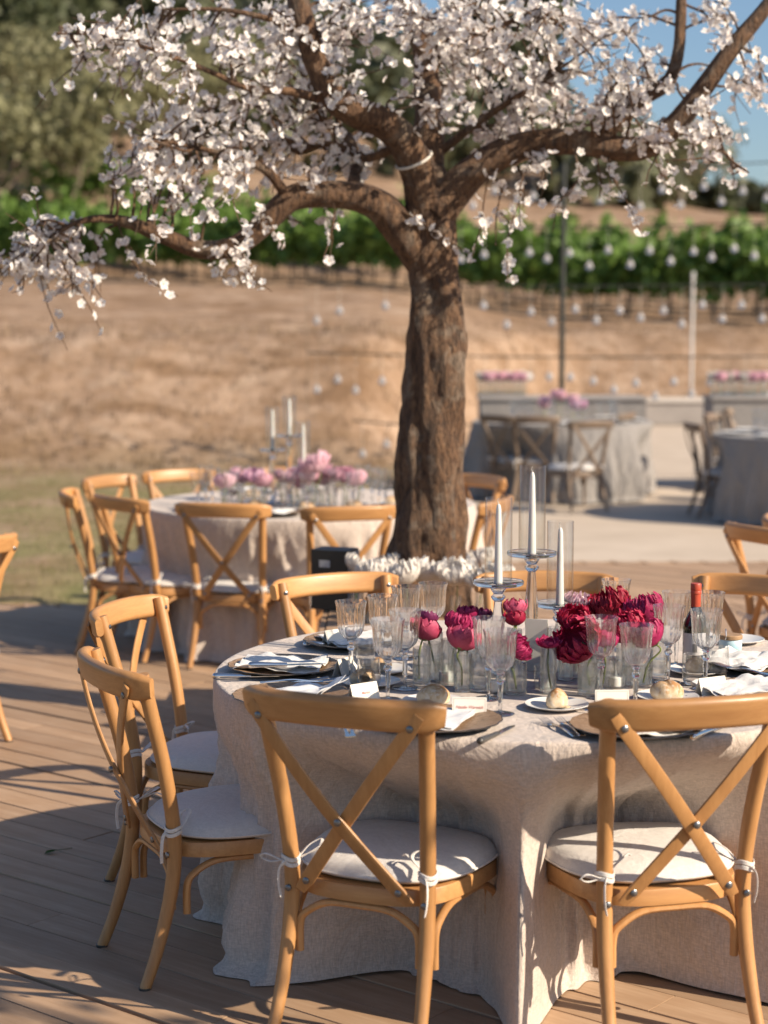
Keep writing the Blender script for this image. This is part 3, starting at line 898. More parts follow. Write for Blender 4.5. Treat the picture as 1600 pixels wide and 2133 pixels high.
# ------------------------------------------------------------------ flowers
def petal_grid(R, phi0, half, amax, a0, nu, nv, ruffle, seed, lift=0.0, curl=0.0):
    vs = []; fs = []
    for j in range(nv+1):
        v = j/nv
        a = a0 + (amax-a0)*v
        wdt = half*math.sin(PI*(.12+.72*v))**.8*(1-.25*v**6)
        for i in range(nu+1):
            u = i/nu*2-1
            k = 1 + curl*v**5 + ruffle*v*nz(u*2.6+seed*7.1, v*2.2, seed*3.3) 
            tip = 1 - .24*u*u*v*v - .05*v*nz(u*6, seed, 2)
            r = R*k*math.sin(a*tip); z = R*k*(1-math.cos(a*tip))+lift
            ph = phi0+u*wdt
            vs.append((r*math.cos(ph), r*math.sin(ph), z))
    for j in range(nv):
        for i in range(nu):
            q = j*(nu+1)+i
            fs.append((q, q+1, q+nu+2, q+nu+1))
    return vs, fs
def peony_mesh(name, mat, R, layers, seed, nu=6, nv=6):
    """layers: (radius share, number, half width rad, end angle deg, ruffle)"""
    mb = MB(); r_ = random.Random(seed)
    for li, (k, n, hw, am, ruf) in enumerate(layers):
        for i in range(n):
            vs, fs = petal_grid(R*k*r_.uniform(.92,1.06), 2*PI*(i+.5*(li % 2)+r_.uniform(-.15,.15))/n, hw*r_.uniform(.9,1.1), math.radians(am*r_.uniform(.92,1.06)), .12, nu, nv, ruf, seed+li*13+i*1.7, 0.0, r_.uniform(.02,.11))
            mb.add(vs, fs)
    return mb.mesh(name, mat, 80)
OPEN = [(.98,8,.52,62,.10), (1.02,9,.50,80,.12), (1.04,11,.44,94,.14), (1.04,12,.40,106,.15), (1.02,12,.38,118,.15), (1.0,12,.38,130,.15), (.96,11,.40,140,.15), (.92,9,.42,150,.15), (.86,7,.5,162,.15)]
CUP = [(.96,6,.66,70,.06), (1.0,6,.70,98,.06), (1.0,6,.68,116,.07), (.96,6,.64,130,.08), (.90,6,.62,144,.1), (.82,5,.6,156,.12)]
FLAT = [(1.0,7,.66,76,.08), (.94,7,.64,92,.1), (.86,7,.6,108,.12), (.76,6,.6,124,.14), (.6,6,.7,140,.15)]
SHAG = [(1.0,11,.36,66,.14), (1.04,12,.34,82,.16), (1.05,13,.32,96,.18), (1.03,13,.30,108,.18), (1.0,12,.30,120,.18), (.97,11,.32,132,.18), (.92,9,.34,144,.18), (.85,6,.4,156,.18)]
BL = {}
for nm, mt, ly in (('open', 'crimson', OPEN), ('open2', 'magenta', OPEN), ('cup', 'rose', CUP), ('flat', 'magenta', FLAT), ('dark', 'purple', CUP), ('cupm', 'magenta', CUP), ('cupc', 'crimson', CUP)):
    BL[nm] = [peony_mesh('bloom', M[mt], 1.0, ly, 3+i*17+len(nm)) for i in range(2)]
BL['pink'] = [peony_mesh('bloom', M['pink'], 1.0, SHAG, 5, 3, 3)]; BL['lilac'] = [peony_mesh('bloom', M['lilac'], 1.0, CUP, 6, 3, 3)]
BL['white'] = [peony_mesh('bloom', M['whitep'], 1.0, SHAG, 9+i) for i in range(2)]
def cyl_vase(r, h, wlev, thick=.0022):
    g = [(0,0), (r-.002,0), (r,.002), (r,h*.5), (r,h-.001), (r-thick*.5,h), (r-thick,h-.001), (r-thick,h*.5), (r-thick-.001,.010), (0,.008)]
    w = [(0,.0085), (r-thick-.0016,.0105), (r-thick-.0006,wlev), (0,wlev)]
    return MB().lathe(g, 36).mesh('bud_vase', M['vase'], 50), MB().lathe(w, 28).mesh('water', M['water'], 50)
VG = [cyl_vase(.026, .105, .055), cyl_vase(.022, .13, .06), cyl_vase(.030, .085, .045)]
def flower(px, py, zf, kind_, rad, tilt, lab, vz=0, group=None, base_z=ZT, seed=0, vgroup='bud vases among the crimson peonies', cat='peony', vlab=None, offs=(0,0), parts=True):
    """bloom centre seen at px, py at height zf; stem runs down into a bud vase on base_z"""
    p = at(px, py, zf)
    r_ = random.Random(px*3+py)
    vx, vy = p.x+offs[0], p.y+offs[1]
    vm, wm = VG[vz]
    vase = thing('bud_vase', vlab or ('clear vase of the '+lab), 'vase', (vx, vy, base_z), 0, vgroup)
    obj('vase_glass', vm, vase); obj('water', wm, vase)
    fl = thing('peony', lab, cat, (vx, vy, base_z), 0, group)
    b = obj('bloom', BL[kind_][r_.randrange(len(BL[kind_]))], fl)
    b.scale = (rad, rad, rad*(.62 if kind_ == 'flat' else .80))
    tx, ty = tilt
    b.rotation_euler = (tx, ty, r_.uniform(0, 6))
    up = Matrix.Rotation(ty, 3, 'Y') @ Vector((0, 0, 1)); up = (Matrix.Rotation(0, 3, 'Z') @ b.rotation_euler.to_matrix()) @ Vector((0,0,1))
    b0 = Vector((p.x-vx, p.y-vy, zf-base_z)) - up*rad*.80
    b.location = b0
    foot = Vector((r_.uniform(-.012,.012), r_.uniform(-.012,.012), .014))
    midp = (b0+foot)*.5 + Vector((r_.uniform(-.005,.005), r_.uniform(-.005,.005), 0))
    P = catmull([tuple(foot), tuple(midp), tuple(b0 - up*.02), tuple(b0+up*.004)], 5)
    st = MB().tube(P, [.0026]*len(P), 7, up=(1,0,.1)).build('stem', M['stem'], fl)
    if parts:
        m = MB()
        for i in range(4):
            vs, fs = petal_grid(rad*.62, i*PI/2+.4, .5, 1.0, .1, 2, 3, .1, i)
            R3 = b.rotation_euler.to_matrix()
            m.add([R3 @ Vector(v_) + b0 - up*.003 for v_ in vs], fs)
        m.build('sepal', M['sepal'], st, sharp=80)
    return fl
GC = 'peonies in the centre of the near table'
for a in [
    (888,1308,.925,'cup',.043,(.35,.1),'rose pink peony with dark outer petals beside the goblet cluster',0,(-.012,-.01)),
    (893,1285,.945,'dark',.026,(.3,.3),'small near-black red peony above the rose pink one',1,(.02,.03)),
    (965,1328,.915,'cup',.044,(.45,-.1),'rose pink cupped peony with one drooping petal',0,(.0,0)),
    (957,1297,.940,'open2',.038,(.2,-.1),'ruffled crimson-pink peony over the drooping-petal one',1,(-.01,.05)),
    (975,1274,.945,'cupm',.031,(.1,0),'magenta peony in front of the chair back leg',0,(0,.04)),
    (1003,1279,.935,'dark',.031,(.1,.1),'dusky purple peony beside the middle candlestick',2,(.01,.04)),
    (1073,1262,.965,'cup',.034,(.05,0),'bright rose cupped peony between two candlesticks, dark red petals beneath',1,(0,.01)),
    (1073,1285,.945,'cupc',.031,(.1,0),'dark red peony under the bright rose one between candlesticks',0,(-.01,.05)),
    (1084,1350,.895,'open2',.034,(.9,.5),'red-pink peony nodding low over its vase',2,(-.01,.015)),
    (1143,1328,.920,'flat',.036,(.15,-.05),'flat magenta peony sitting on its vase rim',1,(0,0)),
    (1203,1335,.905,'open',.064,(.75,-.35),'large crimson peony drooping in front of the others',0,(.035,.01)),
    (1196,1288,.940,'open',.045,(.3,-.2),'crimson peony tucked behind the short candlestick',1,(0,.03)),
    (1203,1252,.945,'pink',.040,(.2,0),'pale pink-red peony behind the shortest hurricane',0,(0,.03)),
    (1268,1258,.940,'open',.060,(.3,0),'broad crimson peony at the top of the red cluster',1,(0,.02)),
    (1340,1268,.940,'open2',.055,(.3,.2),'bright magenta peony at the bottle side of the cluster',0,(0,.02)),
    (1302,1305,.925,'open',.055,(.4,.05),'deep crimson peony filling the middle of the red cluster',1,(0,.02)),
    (1350,1322,.915,'open2',.044,(.55,.45),'red-pink peony leaning to the bottle side, lowest there',0,(-.01,.01)),
    (1262,1330,.910,'cupm',.036,(.4,0),'magenta peony seen through the front goblet',2,(.0,.02))]:
    flower(*a[:7], vz=a[7], group=GC, offs=a[8])
# empty glass vases and votives
for i, (px, py, k) in enumerate([(935,1426,1), (1000,1438,2), (1178,1415,1), (1226,1448,2), (1372,1412,0), (1310,1432,1), (900,1414,0), (1050,1405,0), (1155,1398,1), (1335,1425,2)]):
    p = at(px, py, ZT); v_ = thing('bud_vase', 'clear cylinder vase of water standing without a bloom', 'vase', (p.x, p.y, ZT), 0, 'flowerless vases')
    obj('vase_glass', VG[k][0], v_); obj('water', VG[k][1], v_)
vt = MB().lathe([(0,0), (.029,0), (.031,.003), (.032,.062), (.031,.0625), (.0302,.061), (.0292,.006), (0,.005)], 32).mesh('votive_glass', M['thin'], 50)
cm = MB().lathe([(0,0), (.0185,0), (.019,.002), (.019,.024), (.0165,.026), (.0045,.0265), (.0055,.031), (.0035,.038), (.0008,.046), (0,.047)], 20).mesh('tealight', M['wax'], 40)
for px, py, lb in [(928,1420,'near the rose pink peony'), (1036,1442,'behind the front pair of goblets'), (1136,1432,'under the flat magenta peony'), (1282,1432,'behind the front goblet of the red cluster'), (1195,1398,'behind the large drooping peony'), (1312,1405,'deep in the red cluster')]:
    p = at(px, py, ZT)
    tag(obj('votive_glass', vt, None, (p.x, p.y, ZT)), 'clear votive glass round a tealight '+lb, 'votive', 'votive glasses')
    tag(obj('tealight', cm, None, (p.x, p.y, ZT+.0055)), 'white tealight with pointed flame tip '+lb, 'tealight', 'tealights')

# ------------------------------------------------------------------ place settings
def make_charger():
    R = thing('charger_plate', 'x', 'charger plate')
    mb = MB(); N = 72; prof = [(0,.006), (.06,.006), (.105,.007), (.118,.010), (.140,.0155), (.160,.019)]
    vs = [(0,0,.006)]; fs = []
    for r, z in prof[1:]:
        for k in range(N):
            a = 2*PI*k/N; sc = 1+ (.020*abs(math.sin(a*9))+.012*nz(a*5, r*10)) * smooth(.11,.16,r)
            vs.append((r*sc*math.cos(a), r*sc*math.sin(a), z+.0012*nz(math.cos(a)*8, math.sin(a)*8, r*30)))
    for k in range(N): fs.append((0, 1+k, 1+(k+1) % N))
    for L in range(len(prof)-2):
        for k in range(N): fs.append((1+L*N+k, 1+(L+1)*N+k, 1+(L+1)*N+(k+1) % N, 1+L*N+(k+1) % N))
    mb.add(vs, fs).build('plate_face', M['charger'], R, sharp=70)
    mb = MB(); vs = []; fs = []
    for L, (r, z) in enumerate([(.1605,.0192), (.1635,.0180), (.1625,.0165), (.142,.0125), (.12,.007), (.11,.0005), (.06,.0002)]):
        for k in range(N):
            a = 2*PI*k/N; sc = 1+(.020*abs(math.sin(a*9))+.012*nz(a*5, min(r,.16)*10))*smooth(.11,.16,r)
            vs.append((r*sc*math.cos(a), r*sc*math.sin(a), z))
    for L in range(6):
        for k in range(N): fs.append((L*N+k, (L+1)*N+k, (L+1)*N+(k+1) % N, L*N+(k+1) % N))
    mb.add(vs, [f[::-1] for f in fs]).build('plate_rim', M['chargerim'], R, sharp=50)
    return R
ch0 = make_charger(); chf = [True]
def charger(px, py, lab):
    p = at(px, py, ZT+.012)
    if chf[0]: chf[0] = False; o = ch0; o.location = (p.x, p.y, ZT+.0015); o['label'] = lab; o['group'] = 'bark-patterned chargers'
    else: o = dup(ch0, (p.x, p.y, ZT+.0015), random.uniform(0, 6), lab, 'bark-patterned chargers')
    return p
def sheet(name, w, d, mat, seed, fold=.012, thick=.0016, layers=1, corner=0.0):
    mb = MB(); nu, nv = 18, 14
    for L in range(layers):
        vs = []; fs = []
        for side in (0, 1):
            for j in range(nv+1):
                for i in range(nu+1):
                    u, v = i/nu-.5, j/nv-.5
                    x = u*w*(1-.05*L); y = v*d*(1-.04*L)
                    z = fold*(nz(u*2.6+seed, v*2.6, L)+.5*nz(u*6+seed, v*6, 3)) + fold*.5 + L*.004
                    z += corner*max(0, u+v-.35)**1.3
                    z = max(z, .0005+L*.002)
                    vs.append((x+.004*nz(v*5, seed, L), y+.004*nz(u*5, seed, L+5), z+(0 if side else thick)))
        K = (nu+1)*(nv+1)
        for j in range(nv):
            for i in range(nu):
                q = j*(nu+1)+i
                fs.append((q, q+1, q+nu+2, q+nu+1)); fs.append((K+q+nu+1, K+q+nu+2, K+q+1, K+q))
        edge = [i for i in range(nu+1)]+[(j)*(nu+1)+nu for j in range(1, nv+1)]+[nv*(nu+1)+i for i in range(nu-1, -1, -1)]+[j*(nu+1) for j in range(nv-1, 0, -1)]
        for a, b in zip(edge, edge[1:]+edge[:1]): fs.append((b, a, a+K, b+K))
        mb.add(vs, fs)
    return mb.mesh(name, mat, 60)
GN = 'napkins and menus on the chargers'
def on_plate(p, name, lab, cat, w, d, mat, rot, seed, dz=.012, dx=0, dy=0, fold=.010, layers=2, corner=0.0):
    o = obj(name, sheet(name, w, d, mat, seed, fold, .0016, layers, corner), None, (p.x+dx, p.y+dy, ZT+dz)); o.rotation_euler = (0, 0, rot)
    return tag(o, lab, cat, GN)
pA = charger(910, 1501, 'bark-patterned bronze charger under the menu by the red-script card')
pB = charger(1325, 1513, 'bark-patterned bronze charger beside the two forks')
pL1 = charger(612, 1451, 'bark-patterned charger at the cloth edge under a printed sheet')
pL2 = charger(592, 1389, 'bark-patterned charger carrying a crumpled napkin and a knife')
pR = charger(1600, 1440, 'bark-patterned charger under the draped napkin by the red-lettered card')
pB1 = charger(742, 1336, 'bark-patterned charger behind the goblet cluster')
pB3 = charger(1596, 1385, 'bark-patterned charger beyond the pale blue jar')
on_plate(pA, 'menu_sheet', 'printed paper menu on the charger by the red-script card', 'menu', .17, .23, M['paper'], math.radians(-18), 2, dx=-.01, dy=.01, fold=.006)
on_plate(pB, 'napkin', 'folded white napkin covering the charger beside the two forks', 'napkin', .19, .24, M['napkin'], math.radians(14), 7, fold=.016, dx=.03)
on_plate(pL1, 'menu_sheet', 'printed paper sheet with raised corner on the cloth-edge charger', 'menu', .19, .20, M['paper'], math.radians(-50), 4, fold=.012, corner=.09, dx=.01)
on_plate(pL2, 'napkin', 'crumpled white napkin under the knife', 'napkin', .25, .20, M['napkin'], math.radians(-8), 9, fold=.022, corner=.0, dx=-.005)
on_plate(pR, 'napkin', 'white napkin draped over the charger by the red-lettered card', 'napkin', .26, .2, M['napkin'], math.radians(30), 12, fold=.022, dx=-.05)
on_plate(pB1, 'napkin', 'white napkin lying flat behind the goblet cluster', 'napkin', .2, .2, M['napkin'], .4, 14, fold=.012)
on_plate(pB3, 'napkin', 'white napkin beyond the pale blue jar', 'napkin', .24, .2, M['napkin'], .9, 15, fold=.025, dx=-.07)

def cutlery_mesh(kind_):
    mb = MB(); mb2 = None
    if kind_ == 'fork':
        P = [(0,-.10,.003), (0,-.06,.005), (0,-.01,.0075), (0,.03,.004), (0,.045,.0035)]
        C = catmull(P, 4); ww = [.0085,.0082,.0072,.006,.005,.0045,.004,.0036,.0033,.0032,.0031,.003,.003,.004,.006,.009,.0115]
        vs = []; 
        for p, w in zip(C, ww): vs += [(-w, p[1], p[2]), (w, p[1], p[2]), (w*.8, p[1], p[2]+.0024), (-w*.8, p[1], p[2]+.0024)]
        fs = []
        for i in range(len(C)-1):
            for q in range(4): fs.append((i*4+q, i*4+(q+1) % 4, i*4+4+(q+1) % 4, i*4+4+q))
        fs += [(3,2,1,0), tuple((len(C)-1)*4+q for q in range(4))]
        mb.add(vs, fs)
        for k in range(4):
            x = (k-1.5)*.0068
            mb.tube([(x*.9,.044,.0045), (x,.062,.0055), (x,.082,.0085), (x,.096,.0105)], [.0018,.0016,.0013,.0006], 6, up=(1,0,0))
    elif kind_ == 'spoon':
        mb.tube([(0,-.10,.004), (0,-.05,.006), (0,.03,.004)], [.006,.004,.0028], 8, up=(1,0,0))
        mb.lathe([(0,.001), (.012,.003), (.019,.008), (.0195,.0085), (.012,.005), (0,.003)], 20, off=(0,.055,0))
    else:
        mb.sweep([(0,.0,.006), (0,.05,.006), (0,.095,.0055), (0,.115,.005)], [(-.009,-.0008), (.009,-.0008), (.009,.0008), (-.009,.0008)], (0,0,1), [.9,1,.9,.25])
    return mb.mesh(kind_, M['steel'], 40)
fork_m, knife_m, spoon_m = cutlery_mesh('fork'), cutlery_mesh('knife'), cutlery_mesh('spoon')
kh = MB(); kh.tube(catmull([(0,-.105,.0075), (0,-.09,.009), (0,-.04,.0075), (0,.004,.0065)], 4), [.005,.0075,.009,.0092,.009,.0088,.008,.0075,.007,.0066,.0064,.0062,.006], 10, up=(1,0,0))
kh_dark = kh.mesh('knife_handle', M['blackh'], 50); kh_st = kh.mesh('knife_handle', M['steel'], 50)
def cut(kind_, px, py, rot, lab, z=ZT+.001, dark=False, pitch=0.0):
    p = at(px, py, z)
    if kind_ == 'knife':
        o = thing('table_knife', lab, 'knife', p, 0, 'table knives'); obj('blade', knife_m, o); obj('handle', kh_dark if dark else kh_st, o)
    else:
        o = obj('table_'+kind_, fork_m if kind_ == 'fork' else spoon_m, None, p); tag(o, lab, kind_, 'table %ss' % kind_)
    o.rotation_euler = (pitch, 0, math.radians(rot))
    return o
cut('fork', 1163, 1519, 20, 'steel fork nearer the dark-handled knife, one of a crossed pair')
cut('fork', 1186, 1517, 13, 'steel fork touching the charger, one of a crossed pair', ZT+.006)
cut('knife', 1034, 1534, -27, 'dark-handled table knife angled off the charger edge', dark=True)
cut('knife', 520, 1413, -84, 'steel table knife lying along the cloth edge between two chargers')
cut('fork', 615, 1421, -78, 'steel fork lying between the two cloth-edge chargers', ZT+.004)
cut('fork', 640, 1424, -72, 'steel fork crossing another between the cloth-edge chargers', ZT+.008)
cut('knife', 595, 1389, -80, 'steel knife resting on the crumpled napkin', ZT+.043)
cut('fork', 716, 1520, 8, 'steel fork half hidden under the chair rail')
cut('fork', 731, 1519, 4, 'steel fork beside another half hidden under the chair rail')
cut('knife', 1480, 1527, -35, 'steel knife showing past the dappled chair rail')
cut('fork', 1545, 1398, 40, 'steel fork wrapped in the napkin by the red-lettered card', ZT+.03)
cut('spoon', 1450, 1456, 60, 'steel spoon under the red-lettered name card')
cut('knife', 700, 1345, -75, 'steel knife on the cloth behind the goblet cluster')
cut('spoon', 1216, 1483, 65, 'steel spoon resting against the small bread plate')

pl = MB().lathe([(0,.004), (.045,.004), (.055,.006), (.078,.0125), (.0835,.0145), (.0845,.0135), (.078,.0105), (.055,.003), (.045,0), (0,0)], 56).mesh('bread_plate', M['porcelain'], 35)
def roll_mesh(seed, cut_=True):
    mb = MB(); N, Lr = 36, 18; vs = []; fs = []
    for j in range(Lr+1):
        b = -PI/2+PI*j/Lr
        for k in range(N):
            a = 2*PI*k/N
            x, y, z = math.cos(a)*math.cos(b), math.sin(a)*math.cos(b), math.sin(b)
            r = 1+.10*nz(x*1.3+seed, y*1.3, z*1.3)+.03*nz(x*5, y*5+seed, z*5)
            if cut_: r -= .13*math.exp(-((x*.55+y*.3+.12)/.075)**2)*max(0, z+.1)
            zz = z*r
            if zz < -.45: zz = -.45-(abs(zz)-.45)*.15
            vs.append((x*r, y*r, zz+.5))
    for j in range(Lr):
        for k in range(N): fs.append((j*N+k, j*N+(k+1) % N, (j+1)*N+(k+1) % N, (j+1)*N+k))
    vs2 = [(x*.045, y*.034, z*.031) for x, y, z in vs]
    return mb.add(vs2, fs).mesh('bread_roll', M['bread'], 70)
for i, (px, py, s, rot, w) in enumerate([(757,1418,.86,.4,'by the tilted name card'), (903,1459,1.0,.2,'above the red-script card'), (1160,1466,.82,1.2,'torn pale roll behind the forks'), (1390,1449,1.0,-.3,'floury roll behind the dappled rail'), (1452,1394,.86,.2,'seen through the stemless glass'), (795,1392,.8,.9,'behind the goblet stems')]):
    p = at(px, py, ZT+.012)
    tag(obj('bread_plate', pl, None, (p.x+(.0 if i != 0 else .02), p.y, ZT)), 'small white bread plate holding the roll '+w, 'plate', 'bread plates')
    o = obj('bread_roll', roll_mesh(i*3.7, i not in (2,)), None, (p.x, p.y, ZT+.0045)); o.scale = (s, s, s*(1.25 if i == 2 else 1.08)); o.rotation_euler = (0, 0, rot)
    tag(o, 'crusty bread roll '+w, 'bread roll', 'bread rolls')

def text_mesh(s, size):
    cu = bpy.data.curves.new('lettering', 'FONT'); cu.body = s; cu.size = size; cu.align_x = 'CENTER'; cu.align_y = 'CENTER'; cu.shear = .35; cu.space_character = .92
    cu.resolution_u = 3; cu.offset = .00008
    o = bpy.data.objects.new('tmp', cu); COL.objects.link(o)
    me = bpy.data.meshes.new_from_object(o.evaluated_get(bpy.context.evaluated_depsgraph_get()))
    bpy.data.objects.remove(o); me.name = 'lettering'; me.materials.clear(); me.materials.append(M['ink']); return me
def tent(px, py, rot, lab, text=None, w=.088, h=.052, border=True):
    p = at(px, py, ZT)
    R = thing('place_card', lab, 'place card', (p.x, p.y, ZT+.0005), math.radians(rot), 'tented name cards')
    sp = .019
    for s in (-1, 1):
        a = math.atan2(sp, h); m = MB()
        m.add([(-w/2, s*sp, 0), (w/2, s*sp, 0), (w/2, s*.0004, h), (-w/2, s*.0004, h), (-w/2, s*(sp-.0009), 0), (w/2, s*(sp-.0009), 0), (w/2, -s*.0004, h-.0012), (-w/2, -s*.0004, h-.0012)],
              [(0,1,2,3), (7,6,5,4), (0,4,5,1), (1,5,6,2), (2,6,7,3), (3,7,4,0)] if s == -1 else [(3,2,1,0), (4,5,6,7), (1,5,4,0), (2,6,5,1), (3,7,6,2), (0,4,7,3)])
        pn = m.build('card_panel', M['card'], R, flat=True)
        if s == -1:
            tl = PI/2-a
            if text:
                o = obj('lettering', text_mesh(text, .0112), pn, (0, -sp*.47-.0012, h*.53)); o.rotation_euler = (PI/2-a, 0, 0)
            if border:
                b = MB(); d = .0035; e = .0006
                for x0, x1, z0, z1 in ((-w/2+d, w/2-d, d, d+e), (-w/2+d, w/2-d, h-d-e, h-d), (-w/2+d, -w/2+d+e, d, h-d), (w/2-d-e, w/2-d, d, h-d)):
                    f = lambda z: -sp*(1-z/h)-.0008
                    b.add([(x0, f(z0), z0), (x1, f(z0), z0), (x1, f(z1), z1), (x0, f(z1), z1)], [(0,1,2,3)])
                b.build('printed_border', M['inkgrey'], pn, flat=True)
    return R
tent(978, 1494, -5, 'cream tent card with red handwritten-style name above the menu', 'Natalie Warwick')
tent(757, 1463, 38, 'cream tent card turned aside, red name on its front, by a roll', 'Marina')
tent(722, 1407, 55, 'blank-sided cream tent card seen from its end beside goblet stems')
tent(1274, 1478, 2, 'white tent card behind the charger with the two forks', None)
tent(1482, 1450, 28, 'cream tent card with red lettering slanting before the draped napkin', 'Valeria')
tent(700, 1345, 40, 'cream tent card behind the goblet cluster')

# bottle and jar
p = at(1447, 1392, ZT)
B = thing('bottle', 'dark bottle with red foil cap and white label among goblets', 'bottle', (p.x, p.y, ZT))
MB().lathe([(0,0), (.034,0), (.0365,.004), (.0365,.118), (.034,.135), (.024,.158), (.0145,.176), (.0135,.20), (.0135,.222), (0,.222)], 40).build('body', M['bottle'], B)
MB().lathe([(.0141,.176), (.0147,.2205), (.0160,.2215), (.0160,.2285), (.0155,.2295), (.0158,.2305), (.0158,.249), (.0145,.2515), (0,.252)], 32).build('foil_cap', M['cap'], B, sharp=30)
lbm = MB(); vs = []; fs = []
for i in range(13):
    a = math.radians(-165+i*10)
    vs += [(.0369*math.cos(a), .0369*math.sin(a), .045), (.0369*math.cos(a), .0369*math.sin(a), .108)]
fs = [(2*i, 2*i+2, 2*i+3, 2*i+1) for i in range(12)]
lab = lbm.add(vs, fs).build('label', M['label'], B, sharp=80)
b = MB(); rr = random.Random(4)
a = math.radians(-112)
for i in range(14):
    w = rr.choice((.7, 1.2, 2.0)); a0 = a; a1 = a+math.radians(w*.7); a = a1+math.radians(rr.choice((.6, 1.0)))
    q = .0371
    b.add([(q*math.cos(a0), q*math.sin(a0), .052), (q*math.cos(a1), q*math.sin(a1), .052), (q*math.cos(a1), q*math.sin(a1), .078), (q*math.cos(a0), q*math.sin(a0), .078)], [(0,1,2,3)])
b.build('barcode', M['barcode'], lab, flat=True)
p = at(1521, 1362, ZT)
J = thing('honey_jar', 'pale blue glazed jar with a wooden lid beside the stemless glass', 'jar', (p.x, p.y, ZT))
MB().lathe([(0,0), (.031,0), (.0345,.004), (.0352,.040), (.033,.047), (0,.047)], 40).build('jar_body', M['jarblue'], J)
MB().lathe([(0,.047), (.035,.047), (.0365,.049), (.0365,.058), (.0345,.0605), (0,.061)], 40).build('lid', M['lidwood'], J, sharp=30)
MB().tube(catmull([(-.022,-.034,.050), (-.021,-.039,.060), (-.020,-.030,.078), (-.019,-.02,.080)], 4), .0016, 6, up=(1,0,0)).build('clasp', M['steel'], J)
p = at(1538, 1352, ZT)
tag(obj('bread_plate', pl, None, (p.x+.02, p.y+.12, ZT)), 'small white plate behind the pale blue jar', 'plate', 'bread plates')

# ------------------------------------------------------------------ planter, tree
TY = 7.74
pc = atd(895, 1268, TY)
PX, PY, PZ = pc.x, TY, .54
pb = thing('tree_planter', 'low pale timber planter box carrying the blossom tree', 'planter', (PX, PY, 0))
n_ = 0
W2, D2 = .46, .58
for sgn, horiz in ((-1, True), (1, True), (-1, False), (1, False)):
    for k in range(4):
        z0 = .005+k*.134
        m = MB()
        if horiz: m.box(0, sgn*D2, z0+.064, 2*W2, .022, .128)
        else: m.box(sgn*(W2-.013), 0, z0+.064, .022, 2*D2-.03, .128)
        m.build('board', M['deck'], pb, flat=True)
for k in range(9):
    m = MB(); m.box(0, -D2+.075+k*.137, PZ-.010, 2*W2-.06, .128, .02); m.build('top_board', M['deck'], pb, flat=True)
tree = thing('blossom_tree', 'gnarled brown tree covered in white blossom rising from the timber planter', 'tree', (0, 0, 0))
def limb(pts, name, seg=16, parent=tree, gnarl=.16, flare=False, flat_r=False):
    """pts: px, py, distance, radius in metres"""
    W = [(*atd(a, b, d), r) for a, b, d, r in pts]
    C = catmull(W, 7)
    prof = [(math.cos(2*PI*k/seg), math.sin(2*PI*k/seg)) for k in range(seg)]
    mb = MB(); path = [Vector(c[:3]) for c in C]
    u = Vector((.2, -1, .15)); n = len(path); vs = []; fs = []
    for i, p in enumerate(path):
        t_ = (path[min(i+1, n-1)]-path[max(i-1, 0)]).normalized()
        b_ = t_.cross(u).normalized(); nn_ = b_.cross(t_).normalized(); r = C[i][3]
        for k, (a, c) in enumerate(prof):
            ang = 2*PI*k/seg
            g = 1+gnarl*nz(a*1.6+p.x*3, c*1.6+p.y*3, p.z*4.0)+gnarl*.6*nz(a*4+p.x*9, c*4, p.z*7)+gnarl*.35*nz(a*9, c*9, p.z*9)
            if flare:
                f_ = smooth(.95, .52, p.z)
                ridge = max(0, math.cos(ang*5+1.0+.8*nz(p.z*3, 4)))
                g += f_*(.28*ridge - .18*(1-ridge)) + .07*math.cos(ang*3+p.z*2.2)
            vs.append(p+b_*(a*r*g)+nn_*(c*r*g))
    for i in range(n-1):
        for k in range(seg): fs.append((i*seg+k, i*seg+(k+1) % seg, (i+1)*seg+(k+1) % seg, (i+1)*seg+k))
    fs.append(tuple((n-1)*seg+k for k in range(seg)))
    mb.add(vs, fs)
    mb.build(name, M['bark'], parent, sharp=80)
    return C
D = TY
limb([(892,1278,D,.175), (893,1200,D,.165), (896,1110,D,.150), (898,1030,D,.141), (898,950,D,.143), (901,880,D,.134), (906,800,D,.128), (910,720,D,.116), (908,640,D,.107), (902,570,D,.103), (898,510,D,.108), (893,450,D,.105), (890,395,D,.088), (888,350,D,.07)], 'trunk', 56, tree, .20, True)
branches = []
def br(pts, seg=14, name='limb'):
    C = limb(pts, name, seg, tree, .14); branches.append(C); return C
br([(885,545,D,.085), (850,500,D-.03,.080), (805,440,D-.06,.070), (750,412,D-.1,.062), (680,405,D-.12,.056), (610,412,D-.15,.052), (550,465,D-.15,.047), (490,512,D-.15,.043), (420,520,D-.16,.038), (340,492,D-.2,.032), (265,463,D-.25,.025), (205,455,D-.3,.016), (150,468,D-.34,.010), (105,500,D-.38,.006)])
br([(888,430,D-.02,.085), (872,360,D-.05,.078), (845,300,D-.1,.070), (800,255,D-.14,.064), (735,232,D-.18,.06), (690,195,D-.2,.056), (660,130,D-.2,.050), (630,40,D-.2,.046), (608,-60,D-.2,.040), (600,-160,D-.2,.03)])
br([(890,400,D+.05,.075), (892,310,D+.1,.070), (893,220,D+.15,.062), (885,120,D+.2,.05), (860,20,D+.2,.042), (840,-100,D+.2,.03)])
br([(905,445,D-.02,.085), (955,385,D-.02,.078), (1010,340,D-.03,.066), (1070,310,D-.05,.058), (1130,296,D-.07,.053), (1200,296,D-.1,.051), (1280,308,D-.12,.051), (1345,303,D-.14,.050), (1405,262,D-.16,.046), (1465,185,D-.18,.040), (1530,95,D-.2,.035), (1600,10,D-.2,.028), (1690,-110,D-.2,.02)])
br([(1235,300,D-.08,.042), (1290,245,D-.02,.042), (1345,200,D,.036), (1392,170,D,.031), (1412,110,D,.026), (1418,30,D,.022), (1420,-80,D,.016)])
